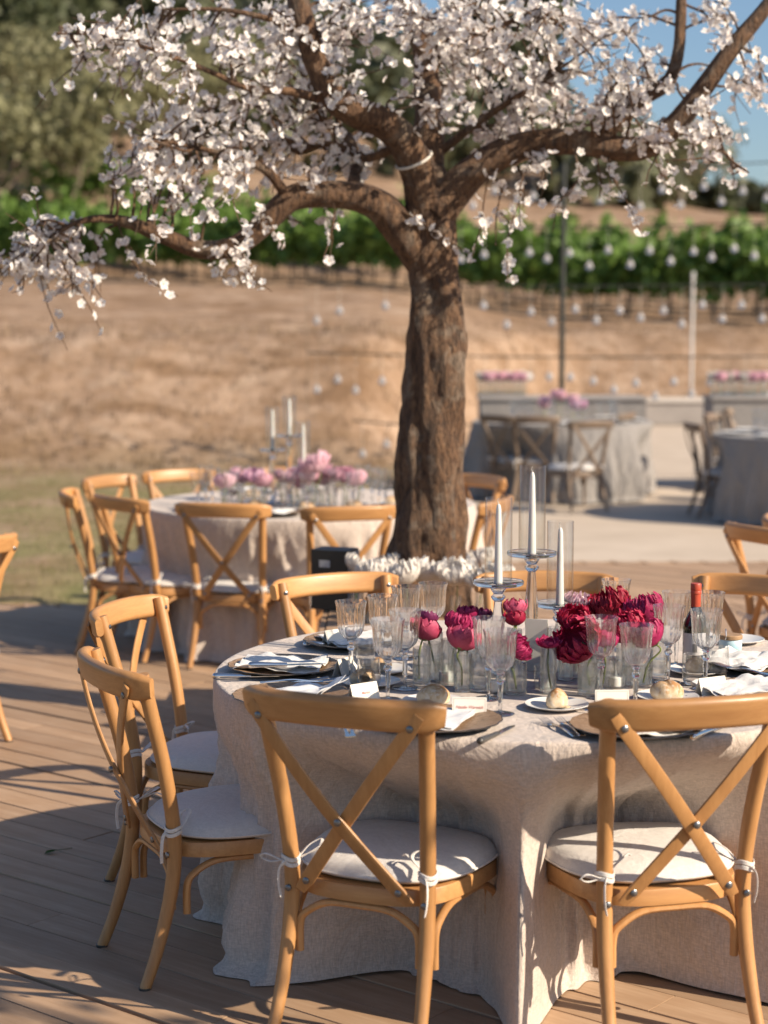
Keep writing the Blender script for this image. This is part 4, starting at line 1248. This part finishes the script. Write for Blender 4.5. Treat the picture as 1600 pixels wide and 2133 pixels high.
br([(665,205,D-.2,.022), (600,190,D-.3,.018), (520,185,D-.4,.014), (440,150,D-.5,.011), (340,110,D-.55,.008), (220,75,D-.6,.005), (120,70,D-.6,.003)], 8)
br([(600,412,D-.15,.024), (560,360,D-.25,.019), (500,330,D-.35,.014), (420,310,D-.4,.010), (320,290,D-.45,.006)], 8)
br([(880,140,D+.1,.022), (950,90,D-.1,.018), (1030,60,D-.2,.013), (1120,20,D-.3,.009)], 8)
br([(840,300,D-.1,.022), (760,330,D-.05,.018), (690,300,D+.05,.014), (620,320,D+.1,.009)], 8)
br([(900,330,D+.1,.022), (990,260,D+.05,.017), (1080,200,D,.013), (1160,150,D-.05,.008)], 8)
br([(640,80,D-.2,.018), (560,40,D-.25,.013), (460,20,D-.3,.009), (340,20,D-.3,.005)], 8)
br([(730,410,D-.1,.03), (742,340,D+.1,.026), (720,280,D+.2,.02), (660,250,D+.3,.013)], 8)
br([(1470,180,D-.15,.016), (1480,270,D-.3,.011), (1520,330,D-.35,.007), (1560,360,D-.4,.004)], 6)
_c = branches[1]; _i = len(_c)//6
_p, _t = Vector(_c[_i][:3]), Vector(_c[_i+1][:3])-Vector(_c[_i-1][:3]); _t.normalize()
_a = _t.cross(Vector((0,-1,.3))).normalized(); _b = _a.cross(_t).normalized(); _r = _c[_i][3]*1.04
MB().tube([tuple(_p+_a*(_r*math.cos(q))+_b*(_r*math.sin(q))) for q in [2*PI*k/28 for k in range(28)]], .006, 6, closed=True).build('pale_cord', M['wick'], tree)
cut_ring = [atd(862+24*math.sin(a*.9), 352+14*math.cos(a), TY-.16) for a in (0,)]
# twigs and blossom
BPTS = np.array([c for C in branches for c in C[len(C)//6:]])
regions = [ # cx, cy, rx, ry, twigs, near, far
 (500,170,270,150,88,-.75,.55), (400,330,170,120,62,-.75,.2), (330,110,200,80,34,-.8,.2), (170,70,110,40,7,-.7,-.4),
 (760,90,200,100,62,-.5,.6), (640,310,160,80,42,-.3,.6), (920,50,150,70,42,-.5,.5), (970,190,130,90,40,-.5,.6), (560,60,170,60,26,-.5,.4),
 (1120,100,170,110,58,-.6,.4), (1250,140,110,110,36,-.5,.3), (1170,225,130,60,36,-.4,.5), (1305,230,40,110,16,-.4,.0), (1010,290,90,50,14,-.1,.6),
 (1500,240,110,110,20,-.6,.2), (1420,340,130,40,12,-.5,.1), (1570,150,60,80,8,-.4,.2), (1450,60,130,60,10,-.4,.4),
 (100,560,80,90,26,-.5,-.1), (30,530,50,40,10,-.5,-.2), (150,600,50,60,8,-.5,-.1),
 (1055,500,30,100,7,-.35,-.15), (1010,510,40,50,5,-.3,-.1), (1300,395,25,20,2,-.3,-.1), (1170,390,70,35,4,-.3,-.1), (1230,400,40,30,2,-.3,-.1),
 (600,520,110,50,9,-.3,0), (500,560,80,35,5,-.3,0), (280,830-300,60,30,3,-.4,-.2), (720,360,110,40,14,-.2,.5)]
tw = MB(); blv = []; BDEN = .46
for (cx, cy_, rx, ry, n, dn, df) in regions:
    for i in range(max(1, round(n*BDEN))):
        while True:
            ax, ay = random.uniform(-1, 1), random.uniform(-1, 1)
            if ax*ax+ay*ay < 1: break
        e = np.array(atd(cx+ax*rx, cy_+ay*ry, TY+random.uniform(dn, df)))
        dd = np.linalg.norm(BPTS[:, :3]-e, axis=1) + rng.uniform(0, .22, len(BPTS))
        s = BPTS[int(np.argmin(dd))][:3]
        L = np.linalg.norm(e-s)
        hang = cy_ > 430 or (cy_ > 380 and rx < 80)
        mid = (s+e)/2 + np.array([random.uniform(-.15,.15)*L, random.uniform(-.15,.15)*L, (.16*L if not hang else .28*L)*random.uniform(.2,1.3)])
        C = catmull([s, s*.55+mid*.45+rng.normal(0,.012,3), mid+rng.normal(0,.015,3), mid*.45+e*.55+rng.normal(0,.018,3), e], 4)
        tw.tube([tuple(p) for p in C], [.0062*(1-.75*k/(len(C)-1))+.0008 for k in range(len(C))], 4)
        segs = [(C, .30)]
        for q in range(random.randint(1, 3)):
            k = random.randint(len(C)//3, len(C)-2); b0 = C[k]; dirv = (C[-1]-C[k-1]); dirv /= np.linalg.norm(dirv)+1e-6
            b1 = b0 + dirv*random.uniform(.06,.2) + rng.normal(0,.07,3)
            S = catmull([b0, (b0+b1)/2+rng.normal(0,.012,3), b1], 4)
            tw.tube([tuple(p) for p in S], [.0032*(1-.7*j/(len(S)-1))+.0006 for j in range(len(S))], 4)
            segs.append((S, 0))
        for (S, st) in segs:
            ln = np.linalg.norm(np.diff(S, axis=0), axis=1); tot = ln.sum(); cum = np.concatenate([[0], np.cumsum(ln)])
            d = tot*st
            while d < tot:
                k = min(len(ln)-1, int(np.searchsorted(cum, d)-1)); k = max(k, 0)
                f = (d-cum[k])/max(ln[k], 1e-6); p = S[k]*(1-f)+S[k+1]*f
                for q in range(random.choice((1, 1, 1, 2))):
                    blv.append(p + rng.normal(0, .016, 3))
                d += random.uniform(.026, .075)
tw.build('twigs', M['bark'], tree, flat=True)
kind(tree.children[-1], 'stuff'); tree.children[-1].name = 'twig_tangle'
# blossom template: five cupped petals
tv, tf = [], []
for k in range(5):
    a = 2*PI*k/5; c, s = math.cos(a), math.sin(a); o = len(tv)
    for (r, w, z) in ((.12,.10,0), (.58,.40,.16), (.80,.40,.20), (1.0,.14,.30)):
        for u in (-1, 1):
            tv.append((r*c-u*w*s, r*s+u*w*c, z+.10*abs(u)*(r > .5)))
    for j in range(3): tf.append((o+2*j, o+2*j+1, o+2*j+3, o+2*j+2))
blv = np.array(blv); NB = len(blv)
bsc = .0125 + .0125*rng.beta(2, 1.6, NB)
cen = np.array(atd(800, 150, TY)); outw = blv-cen; outw /= np.linalg.norm(outw, axis=1)[:, None]+1e-6
brot = rand_rots(NB)
flip = (np.einsum('ni,ni->n', brot[:, :, 2], outw*.6+np.array([.3,-.6,.3])) < 0)
brot[flip] = brot[flip] @ np.diag([1., -1., -1.])
near_i = np.argsort(blv[:, 1])[:900]; near_i = near_i[::3][:300]; maskn = np.zeros(NB, bool); maskn[near_i] = True
petm = MB().add(tv, tf).mesh('blossom', M['blossom'], 80)
for i in near_i:
    o = obj('blossom', petm, tree); m4 = Matrix(brot[i].tolist()).to_4x4(); m4.translation = Vector(blv[i].tolist()); o.matrix_local = m4 @ Matrix.Scale(bsc[i], 4)
rest = ~maskn
kind(obj('blossom_mass', scatter('blossom_mass', tv, tf, blv[rest], brot[rest], bsc[rest], M['blossom']), tree), 'stuff')
cv = [(0,0,.10), (.13,.0,.16), (0,.13,.16), (-.13,0,.16), (0,-.13,.16)]; cf = [(0,1,2),(0,2,3),(0,3,4),(0,4,1)]
kind(obj('stamen_mass', scatter('stamen_mass', cv, cf, blv, brot, bsc*1.1, M['stamen']), tree), 'stuff')
# white peonies round its foot, standing on the planter
GW = 'white peonies at the foot of the blossom tree'
for i, (px, py, r) in enumerate([(775,1188,.066), (838,1192,.070), (890,1188,.068), (950,1188,.072), (1002,1200,.062), (1002,1160,.058), (805,1174,.058), (1042,1192,.056), (745,1172,.05)]):
    flower(px, py, .76+.015*(i % 2), 'white', r, (.3, random.uniform(-.3,.3)), 'shaggy white peony in the ring round the trunk foot', vz=i % 2, group=GW, base_z=PZ+.001, vgroup='vases of the white peonies', vlab='clear vase of a white peony on the planter', parts=False)
# dark case on the planter
p = atd(700, 1250, 8.0)
K = thing('black_case', 'black upright case with a grey side standing by the trunk', 'case', (p.x, 7.85, PZ+.001), math.radians(-22))
MB().box(0, 0, .13, .17, .13, .26).build('case_body', M['blackbox'], K, flat=True)
m = MB(); m.box(.088, 0, .13, .004, .118, .24).build('side_panel', M['greybox'], K, flat=True)
MB().box(-.02, -.0665, .20, .05, .003, .03).build('handle_recess', M['greybox'], K, flat=True)

# ------------------------------------------------------------------ pink table: glasses, candles, flowers
gob_f = make_goblet(False)
gf_first = [True]
def far_goblet(x, y, label, group, z=ZT):
    if gf_first[0]:
        gf_first[0] = False; gob_f.location = (x, y, z); gob_f['label'] = label; gob_f['group'] = group; return
    dup(gob_f, (x, y, z), random.uniform(0, 6), label, group)
GLp = 'goblets on the pink peony table'
for i, px in enumerate([412,428,442,466,482,505,556,574,600,640,656,682,700,735,755,775,790,803]):
    dep = 9.62+.55*((i*7) % 9)/8; p = atd(px, 990, dep)
    far_goblet(p.x, p.y, 'fluted goblet among the pink peonies behind the trunk', GLp)
for i, (px, zf, k, r) in enumerate([(468,.90,'pink',.055),(500,.91,'pink',.055),(530,.92,'lilac',.055),(548,.90,'pink',.05),(590,.90,'pink',.05),(612,.91,'pink',.055),(640,.93,'pink',.06),(655,1.0,'pink',.078),(690,.92,'pink',.06),(720,.92,'pink',.055),(742,.91,'pink',.055),(670,.90,'pink',.065),(625,.88,'pink',.05)]):
    zf += .03; q = atd(px, 1000, 9.80+.30*((i*5) % 7)/6)
    s_ = F_PX/q.y; py = 1066.5 + F_PX*math.tan(math.atan2(CAM_H-zf, q.y)-PITCH)
    flower(px, py, zf, k, r, (.4, random.uniform(-.3,.3)), ('dusky lilac' if k == 'lilac' else 'soft pink')+' peony on the table behind the trunk', vz=1, group='peonies on the table behind the trunk', vgroup='vases on the table behind the trunk', vlab='clear vase of a pastel peony behind the trunk', parts=False)
for px, pyd, h, hur, lb in ((603,926,.38,.22,'tallest on the pink peony table'), (568,950,.30,.24,'left-hand on the pink peony table'), (632,990,.20,.26,'shortest on the pink peony table')):
    candlestick(px, pyd, 371, h, hur, lb)
for i, th in enumerate((-14, 18, -50, -148, 180, 60)):
    a = math.radians(th); q = LC+Vector((.70*math.sin(a), -.70*math.cos(a), 0))
    o = dup(ch0, (q.x, q.y, ZT+.0015), th, 'bark-patterned charger on the pink peony table', 'chargers on the pink peony table')
    tag(obj('napkin', sheet('napkin', .2, .22, M['napkin'], 20+i, .014, layers=2), None, (q.x, q.y, ZT+.012)), 'white napkin on a charger of the pink peony table', 'napkin', 'napkins on the pink peony table').rotation_euler = (0, 0, a)
    q2 = LC+Vector((.48*math.sin(a+.25), -.48*math.cos(a+.25), 0))
    tag(obj('bread_plate', pl, None, (q2.x, q2.y, ZT)), 'small white plate with roll on the pink peony table', 'plate', 'bread plates on the pink peony table')
    tag(obj('bread_roll', roll_mesh(30+i), None, (q2.x, q2.y, ZT+.0045)), 'bread roll on the pink peony table', 'bread roll', 'rolls on the pink peony table')

# ------------------------------------------------------------------ far terrace: tables, bars, wall
GE = 'weathered chairs on the pale terrace'
EC = Vector((1.85, 18.95, 0)); FC = Vector((3.95, 16.7, 0))
e_ch = []
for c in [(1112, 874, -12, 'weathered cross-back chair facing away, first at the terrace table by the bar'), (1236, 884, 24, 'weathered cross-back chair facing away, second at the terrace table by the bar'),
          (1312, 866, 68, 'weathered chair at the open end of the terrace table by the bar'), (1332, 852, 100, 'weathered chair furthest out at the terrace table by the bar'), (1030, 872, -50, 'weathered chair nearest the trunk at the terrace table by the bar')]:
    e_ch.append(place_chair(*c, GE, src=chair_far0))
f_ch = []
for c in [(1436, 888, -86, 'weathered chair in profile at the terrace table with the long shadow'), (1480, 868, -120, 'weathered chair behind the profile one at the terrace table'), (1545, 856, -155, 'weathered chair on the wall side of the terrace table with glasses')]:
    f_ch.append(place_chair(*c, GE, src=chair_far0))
for nm, C, chs, sd in (('by the bar', EC, e_ch, 2.2), ('with the long shadow', FC, f_ch, 4.4)):
    T_, c_ = draped_table('t', 'round banquet table on the pale terrace '+nm, C, chs, M['linen_far'], sd, .5)
    tag(c_, 'grey linen cloth on the terrace table '+nm, 'tablecloth')
    for i in range(14):
        a = 2*PI*i/14+random.uniform(-.1,.1); r = random.uniform(.45,.62)
        far_goblet(C.x+r*math.cos(a), C.y+r*math.sin(a), 'goblet on the terrace table '+nm, 'goblets on the terrace table '+nm)
    for i in range(8):
        a = 2*PI*i/8; q = Vector((C.x+.72*math.cos(a), C.y+.72*math.sin(a), ZT))
        tag(obj('bread_plate', pl, None, q), 'white plate on the terrace table '+nm, 'plate', 'plates on the terrace table '+nm).scale = (1.6,1.6,1.6)
    for i in range(7):
        a = 2*PI*i/7; q = Vector((C.x+.2*math.cos(a), C.y+.2*math.sin(a), 0))
        fl = thing('peony', 'pale peony on the terrace table '+nm, 'peony', (q.x, q.y, ZT), 0, 'peonies on the terrace table '+nm)
        b = obj('bloom', BL['pink' if i % 2 else 'lilac'][0], fl); b.scale = (.06,)*3; b.location = (0, 0, .12+.05*(i % 3))
        MB().tube([(0,0,0), (0,0,.13+.05*(i % 3))], .003, 6).build('stem', M['stem'], fl)
def bar_table(x0, x1, y, h, lab):
    T_ = thing('bar_table', lab, 'bar', ((x0+x1)/2, y, 0), 0, 'draped bars')
    w = x1-x0; m = MB(); nU = int(w/.02); vs = []; fs = []
    for j in range(9):
        t_ = j/8; 
        for i in range(nU+1):
            u = i/nU; yy = -.30 - .03*t_*nz(u*w*6, t_*.5, x0) - .02*t_*nz(u*w*14, 2, x0)
            vs.append((-w/2+u*w, yy, h*(1-t_)-.0005 if j else h-.012))
    for j in range(8):
        for i in range(nU): q = j*(nU+1)+i; fs.append((q+nU+1, q+nU+2, q+1, q))
    m.add(vs, fs); m.build('cloth_skirt', M['linen_far'], T_, sharp=80)
    m = MB(); m.box(-w/2+.005, 0, (h-.014)/2, .01, .6, h-.02); m.box(w/2-.005, 0, (h-.014)/2, .01, .6, h-.02); m.build('side_cloth', M['linen_far'], T_, flat=True)
    MB().box(0, 0, h, w+.04, .66, .028).build('counter_top', M['render'], T_, flat=True)
    return T_
def on_bar(x0, x1, y, z, n, lab):
    for i in range(n):
        x = x0+(x1-x0)*(i+.5)/n; y2 = y+random.uniform(-.16,.16)
        v_ = thing('bud_vase', 'clear vase '+lab, 'vase', (x, y2, z), 0, 'vases '+lab); obj('vase_glass', VG[1][0], v_).scale = (1.4,1.4,1.3); obj('water', VG[1][1], v_).scale = (1.4,1.4,1.3)
        fl = thing('peony', 'pale pink peony in the row '+lab, 'peony', (x, y2, z), 0, 'peonies '+lab)
        b = obj('bloom', BL['white' if i % 3 == 0 else 'pink'][0], fl); b.scale = (.06,)*3; b.location = (0, 0, .16); b.rotation_euler = (random.uniform(-.3,.3), random.uniform(-.3,.3), i)
        MB().tube([(0,0,.01), (0,0,.17)], .003, 6).build('stem', M['stem'], fl)
BY = 20.0
b0 = atd(1002, 830, BY-.3); b1 = atd(1346, 830, BY-.3)
bar_table(b0.x, b1.x, BY, b0.z, 'long grey-draped bar behind the terrace table, flowers at its trunk end')
on_bar(b0.x-.02, b0.x+.52, BY, b0.z+.015, 10, 'at the trunk end of the long bar')
b2 = atd(1486, 830, BY-.3)
bar_table(b2.x, b2.x+1.7, BY, b2.z, 'grey-draped bar behind the long-shadow table')
on_bar(b2.x+.03, b2.x+.66, BY, b2.z+.015, 12, 'on the bar behind the long-shadow table')
# low wall closing the terrace
W_ = thing('low_wall', 'low grey rendered wall with pale coping closing the terrace', 'wall', (8.0, 32.3, 0))
MB().box(0, 0, .20, 11.0, .34, .40).build('wall_body', M['render'], W_, flat=True)
for k in range(10):
    MB().box(-4.98+k*1.107, 0, .435, 1.10, .42, .07).build('coping_stone', M['coping'], W_, flat=True)
# white pole behind the wall
p = atd(1440, 800, 33.0); top = atd(1446, 578, 33.0)
P_ = thing('white_pole', 'slim white pole standing behind the low wall', 'pole', (p.x, 33.0, terrain(p.x, 33.0)))
MB().tube([(0,0,-.1), (0,0,top.z-terrain(p.x,33.0))], .024, 14).build('shaft', M['wpole'], P_)
MB().lathe([(.024,0), (.032,.01), (.032,.07), (.015,.11), (0,.115)], 14, off=(0,0,top.z-terrain(p.x,33.0)-.01)).build('finial', M['wpole'], P_)

# ------------------------------------------------------------------ wires and glass drops
WY = 20.9
fr_post = atd(1171, 700, WY)
GPt = 'posts of the wire screen'
def post(px, r, lab, ptop):
    x = atd(px, 700, WY).x; zt_ = atd(px, ptop, WY).z; zb = terrain(x, WY)
    P_ = thing('wire_post', lab, 'post', (x, WY, zb), 0, GPt)
    MB().tube([(0,0,-.05), (0,0,zt_-zb)], r, 10).build('shaft', M['iron'] if r > .01 else M['otrunk'], P_)
    MB().box(0, 0, .0, .16, .16, .02).build('base_plate', M['iron'], P_, flat=True)
    return x
post(1171, .030, 'dark iron post behind the bar carrying the drop wires', 340)
post(640, .0035, 'thin brown stake ending the drop wires above the dry bank', 580)
post(1690, .030, 'dark iron post ending the drop wires beyond the bars', 330)
drop_m = MB().lathe([(0,-.105), (.022,-.100), (.036,-.086), (.041,-.068), (.036,-.046), (.024,-.026), (.012,-.010), (.004,0), (0,0)], 16).mesh('glass_drop', M['drop'], 60)
GD = 'glass drops hung on the wires'
levels = [(345, 965, 1690, -12), (466, 940, 1690, -6), (590, 640, 1690, 0), (738, 640, 1690, 3), (880, 735, 1010, 4)]
for li, (py, xa, xb, rise) in enumerate(levels):
    P_ = []
    for k in range(41):
        u = k/40; px = xa+(xb-xa)*u
        P_.append(tuple(atd(px, py+rise*(u*2-1)+6*math.sin(PI*u), WY)))
    tag(MB().tube(P_, .009, 5).build('support_wire', M['iron'], None), 'dark wire strung between posts, %s of five' % ('topmost', 'second', 'third', 'fourth', 'lowest')[li], 'wire', 'wires of the drop screen')
    px = xa+20
    k = 0
    while px < min(xb, 1640):
        u = (px-xa)/(xb-xa); base = py+rise*(u*2-1)+6*math.sin(PI*u)
        ln = (38 if k % 2 else 62)+random.uniform(-9, 9)
        if li >= 3 and 1000 < px < 1190: ln = 30
        if not (xa < 960 and px < 960 and random.random() < .35):
            a = atd(px, base, WY); b = atd(px, base+ln, WY)
            dr = thing('glass_drop', 'clear glass drop hanging from the %s wire' % ('topmost', 'second', 'third', 'fourth', 'lowest')[li], 'glass drop', b, random.uniform(0, 6), GD)
            obj('pendant', drop_m, dr)
            MB().tube([(0,0,-.002), (0,0,a.z-b.z)], .0016, 4).build('thread', M['wick'], dr)
        px += random.uniform(36, 50) if px > 960 else random.uniform(34, 60); k += 1

# ------------------------------------------------------------------ vineyard
LQ = [(-.5,-.5,.0), (.5,-.45,.12), (.55,.5,0), (-.45,.5,.12)]; LF = [(0,1,2,3)]
def vine_row(x0, y0, x1, y1, h, wid, n, lab):
    u = rng.uniform(0, 1, n)
    x = x0+(x1-x0)*u; y = y0+(y1-y0)*u
    hh = np.clip(rng.beta(2.0, 1.5, n), 0, 1)
    top = h*(1+.16*np.sin(u*61+.8*np.sin(u*19))+.14*np.sin(u*173+1)+.10*np.sin(u*397)); z = .5+hh*(top-.5)+.25*(rng.uniform(0,1,n) < .05)
    off = rng.normal(0, wid*.45, n)*(1-.3*np.abs(hh-.5))
    dx, dy = (y1-y0), -(x1-x0); L = math.hypot(dx, dy)
    x = x+off*dx/L; y = y+off*dy/L
    g = np.array([terrain(a, b) for a, b in zip(x, y)])
    me = scatter('vine_row', LQ, LF, np.stack([x, y, g+z], 1), rand_rots(n), rng.uniform(.12, .24, n), M['vine'])
    o = kind(obj('vine_row', me), 'stuff'); o['label'] = lab; o['category'] = 'vines'
    m = MB(); k = int(L/1.1)
    for i in range(k):
        u_ = (i+.5)/k; a, b = x0+(x1-x0)*u_, y0+(y1-y0)*u_; gz = terrain(a, b)
        m.tube([(a, b, gz-.05), (a+random.uniform(-.06,.06), b, gz+.4), (a+random.uniform(-.1,.1), b, gz+.95)], [.035,.03,.025], 5)
    kind(m.build('vine_stock', M['otrunk'], o, flat=True), 'stuff')
vine_row(-22, 62, 12.5, 38.3, 1.75, .55, 14000, 'near row of green vines along the dry bank')
vine_row(-22, 64.5, 14, 40.8, 1.85, .5, 9000, 'second row of green vines')
vine_row(-22, 67.0, 15, 43.3, 1.9, .5, 8000, 'third row of green vines')
vine_row(-20, 69.0, 16, 46, 1.9, .5, 7000, 'fourth row of green vines')
vine_row(-18, 71.5, 18, 49, 1.9, .5, 6000, 'fifth row of green vines behind the others')

# dry tufts over bank and lawn
def tufts(name, n, fx, mat, hlo, hhi):
    pts = np.array([fx() for _ in range(n)])
    B_ = [(-.09,0,0), (.09,0,0), (.05,.12,1), (-.02,.2,1)]
    a = rng.uniform(0, 2*PI, n); c, s = np.cos(a), np.sin(a); o_, z_ = np.zeros(n), np.ones(n)
    R = np.stack([np.stack([c, -s, o_], -1), np.stack([s, c, o_], -1), np.stack([o_, o_, z_], -1)], 1)
    g = np.array([terrain(p[0], p[1]) for p in pts])
    sc = rng.uniform(hlo, hhi, n)
    return kind(obj(name, scatter(name, B_, LF, np.column_stack([pts, g-.01]), R, sc, mat)), 'stuff')
def f_bank():
    x = random.uniform(-7, 11); return (x, 22.0+11.5*smooth(-.5, 4, x)+random.uniform(-.3, 9)*random.random()**.7)
o = tufts('dry_grass', 11000, f_bank, M['drygrass'], .03, .12); o['label'] = 'dry straw grass tufting the bank'; o['category'] = 'grass'
o = tufts('lawn', 16000, lambda: (random.uniform(-6, .45), random.uniform(11.6, 22.5)), M['lawn'], .015, .055); o['label'] = 'thin patchy lawn between deck and bank'; o['category'] = 'grass'

# ------------------------------------------------------------------ background trees
def leafy_tree(name, px, Y, hgt, wid, lab, mat, cat='tree', nleaf=2600, group=None, lsz=.16, tr=.12, crown0=.35, shape='round', base=None, seed=1):
    r_ = random.Random(seed*31+int(px))
    x = atd(px, 600, Y).x if base is None else base
    z = terrain(x, Y)
    T_ = thing(name, lab, cat, (x, Y, z-.05), 0, group)
    tops = []
    ln = (r_.uniform(-.25,.25)*wid, r_.uniform(-.1,.1))
    fork = hgt*crown0
    MB().tube(catmull([(0,0,-.1), (ln[0]*.2,0,fork*.4), (ln[0]*.5,ln[1]*.5,fork), (ln[0],ln[1],hgt*.72)], 4), [tr*(1.25-.085*k) for k in range(13)], 9).build('trunk', M['otrunk'], T_)
    m = MB(); C_ = []
    nb = 9 if shape == 'round' else 7
    for i in range(nb):
        a = 2*PI*i/nb+r_.uniform(-.3,.3)
        if shape == 'round':
            e = Vector((math.cos(a)*wid*.5*r_.uniform(.45,1), math.sin(a)*wid*.5*r_.uniform(.45,1), hgt*r_.uniform(crown0+.12,.88)))
        else:
            e = Vector((math.cos(a)*wid*.2, math.sin(a)*wid*.2, hgt*(crown0+(1-crown0)*(i+.4)/nb)))
        m.tube(catmull([(ln[0]*.5, ln[1]*.5, fork*r_.uniform(.8,1.1)), tuple(e*.5+Vector((0,0,fork*.45))), tuple(e)], 4), [tr*(.5-.045*k) for k in range(9)], 6)
        C_.append((e, (wid*.30 if shape == 'round' else wid*.36)*r_.uniform(.7,1.15)))
    m.build('limbs', M['otrunk'], T_); T_.children[-1].name = 'limb_set'
    C_.append((Vector((ln[0], ln[1], hgt*.8)), wid*.28))
    L_ = []
    for i in range(nleaf):
        e, R = C_[r_.randrange(len(C_))]
        d = rng.normal(size=3); d /= np.linalg.norm(d); rr = R*r_.random()**.45
        L_.append((e.x+d[0]*rr, e.y+d[1]*rr, e.z+d[2]*rr*.8))
    L_ = np.array(L_)
    kind(obj('crown', scatter('crown', LQ, LF, L_, rand_rots(nleaf), rng.uniform(.6, 1.3, nleaf)*lsz, M[mat]), T_), 'stuff')
    return T_
GO = 'olive trees on the upper slope'
for i, (px, Y, h, w, lb) in enumerate([(135, 64, 6.0, 5.2, 'olive tree with a leaning pale trunk above the vine rows'), (8, 62, 6.2, 5.5, 'olive tree at the slope edge, trunk straight'),
        (255, 74, 5.6, 5.0, 'olive tree standing behind the leaning one'), (60, 80, 7.0, 6.0, 'broad olive tree higher on the slope'), (380, 84, 6, 6, 'olive tree behind the blossom crown'),
        (560, 88, 6, 6, 'olive tree half hidden by blossom'), (1250, 92, 4, 5, 'small olive tree on the open side of the hill'), (1420, 96, 4, 5.5, 'low olive tree below the skyline')]):
    leafy_tree('olive_tree', px, Y, h, w, lb, 'olive', group=GO, seed=i+3, lsz=.19, nleaf=1800, crown0=.42, tr=.15)
for i, (px, Y, h, w, lb) in enumerate([(1030, 105, 15, 5, 'tall dark pine rising above the ridge'), (1125, 112, 10, 4.5, 'shorter dark pine on the ridge'), (90, 110, 14, 8, 'dark pine crowding the top of the slope'), (-30, 100, 14, 8, 'dark pine at the far edge of the slope'), (300, 118, 12, 7, 'dark pine behind the olive trees')]):
    leafy_tree('pine_tree', px, Y, h, w, lb, 'pine', group='dark pines on the ridge', seed=i+40, lsz=.42, nleaf=3000, tr=.2, crown0=.25, shape='tall')
# wooded hill, one mass
tl = []
for i in range(620):
    x = random.uniform(-75, 75); y = random.uniform(86, 172)
    tl.append((x, y, terrain(x, y), random.uniform(1.8, 3.6)*(1-.55*smooth(2, 20, x*100/y))))
tl = np.array(tl); n = 46000
idx = rng.integers(0, len(tl), n); d = rng.normal(size=(n, 3)); d /= np.linalg.norm(d, axis=1)[:, None]; rr = rng.uniform(0, 1, n)**.4
Pp = tl[idx, :3] + d*(rr*tl[idx, 3])[:, None]*np.array([1,1,.85]); Pp[:, 2] += tl[idx, 3]*.7
o = kind(obj('hill_woodland', scatter('hill_woodland', LQ, LF, Pp, rand_rots(n), rng.uniform(.45, 1.0, n), M['wood_l'])), 'stuff')
o['label'] = 'dark scrubby woodland covering the hill'; o['category'] = 'woodland'

# ------------------------------------------------------------------ tree that throws the dappled shade (stands beside the table, out of frame)
S_ = thing('shade_tree', 'leafy tree standing on the deck side, throwing dappled shade on the chairs', 'tree', (3.95, 2.0, -.05))
MB().tube(catmull([(0,0,-.1), (.05,0,.8), (-.05,.05,1.7), (.0,.1,2.6), (.1,.1,3.4)], 4), [.16-.006*k for k in range(17)], 10).build('trunk', M['otrunk'], S_)
m = MB(); C_ = []
sd2 = Vector((.902, -.431, 0)); sn2 = Vector((.431, .902, 0))
for i in range(26):
    e = sd2*random.uniform(-1.0, .9) + sn2*random.uniform(-.8, .48) + Vector((0, 0, random.uniform(2.05, 3.55)))
    m.tube(catmull([(0,.05,random.uniform(1.5,2.4)), tuple(e*.5+Vector((0,0,1.0))), tuple(e)], 4), [.04-.004*k for k in range(9)], 6); C_.append((e, random.uniform(.14,.28)))
m.build('limb_set', M['otrunk'], S_)
L_ = []
for i in range(400):
    e, R = C_[random.randrange(len(C_))]; d = rng.normal(size=3); d /= np.linalg.norm(d); q = R*random.random()**.5
    L_.append((e.x+d[0]*q, e.y+d[1]*q, e.z+d[2]*q*.8))
kind(obj('crown', scatter('crown', LQ, LF, np.array(L_), rand_rots(len(L_)), rng.uniform(.06,.10,len(L_)), M['leafgreen']), S_), 'stuff')
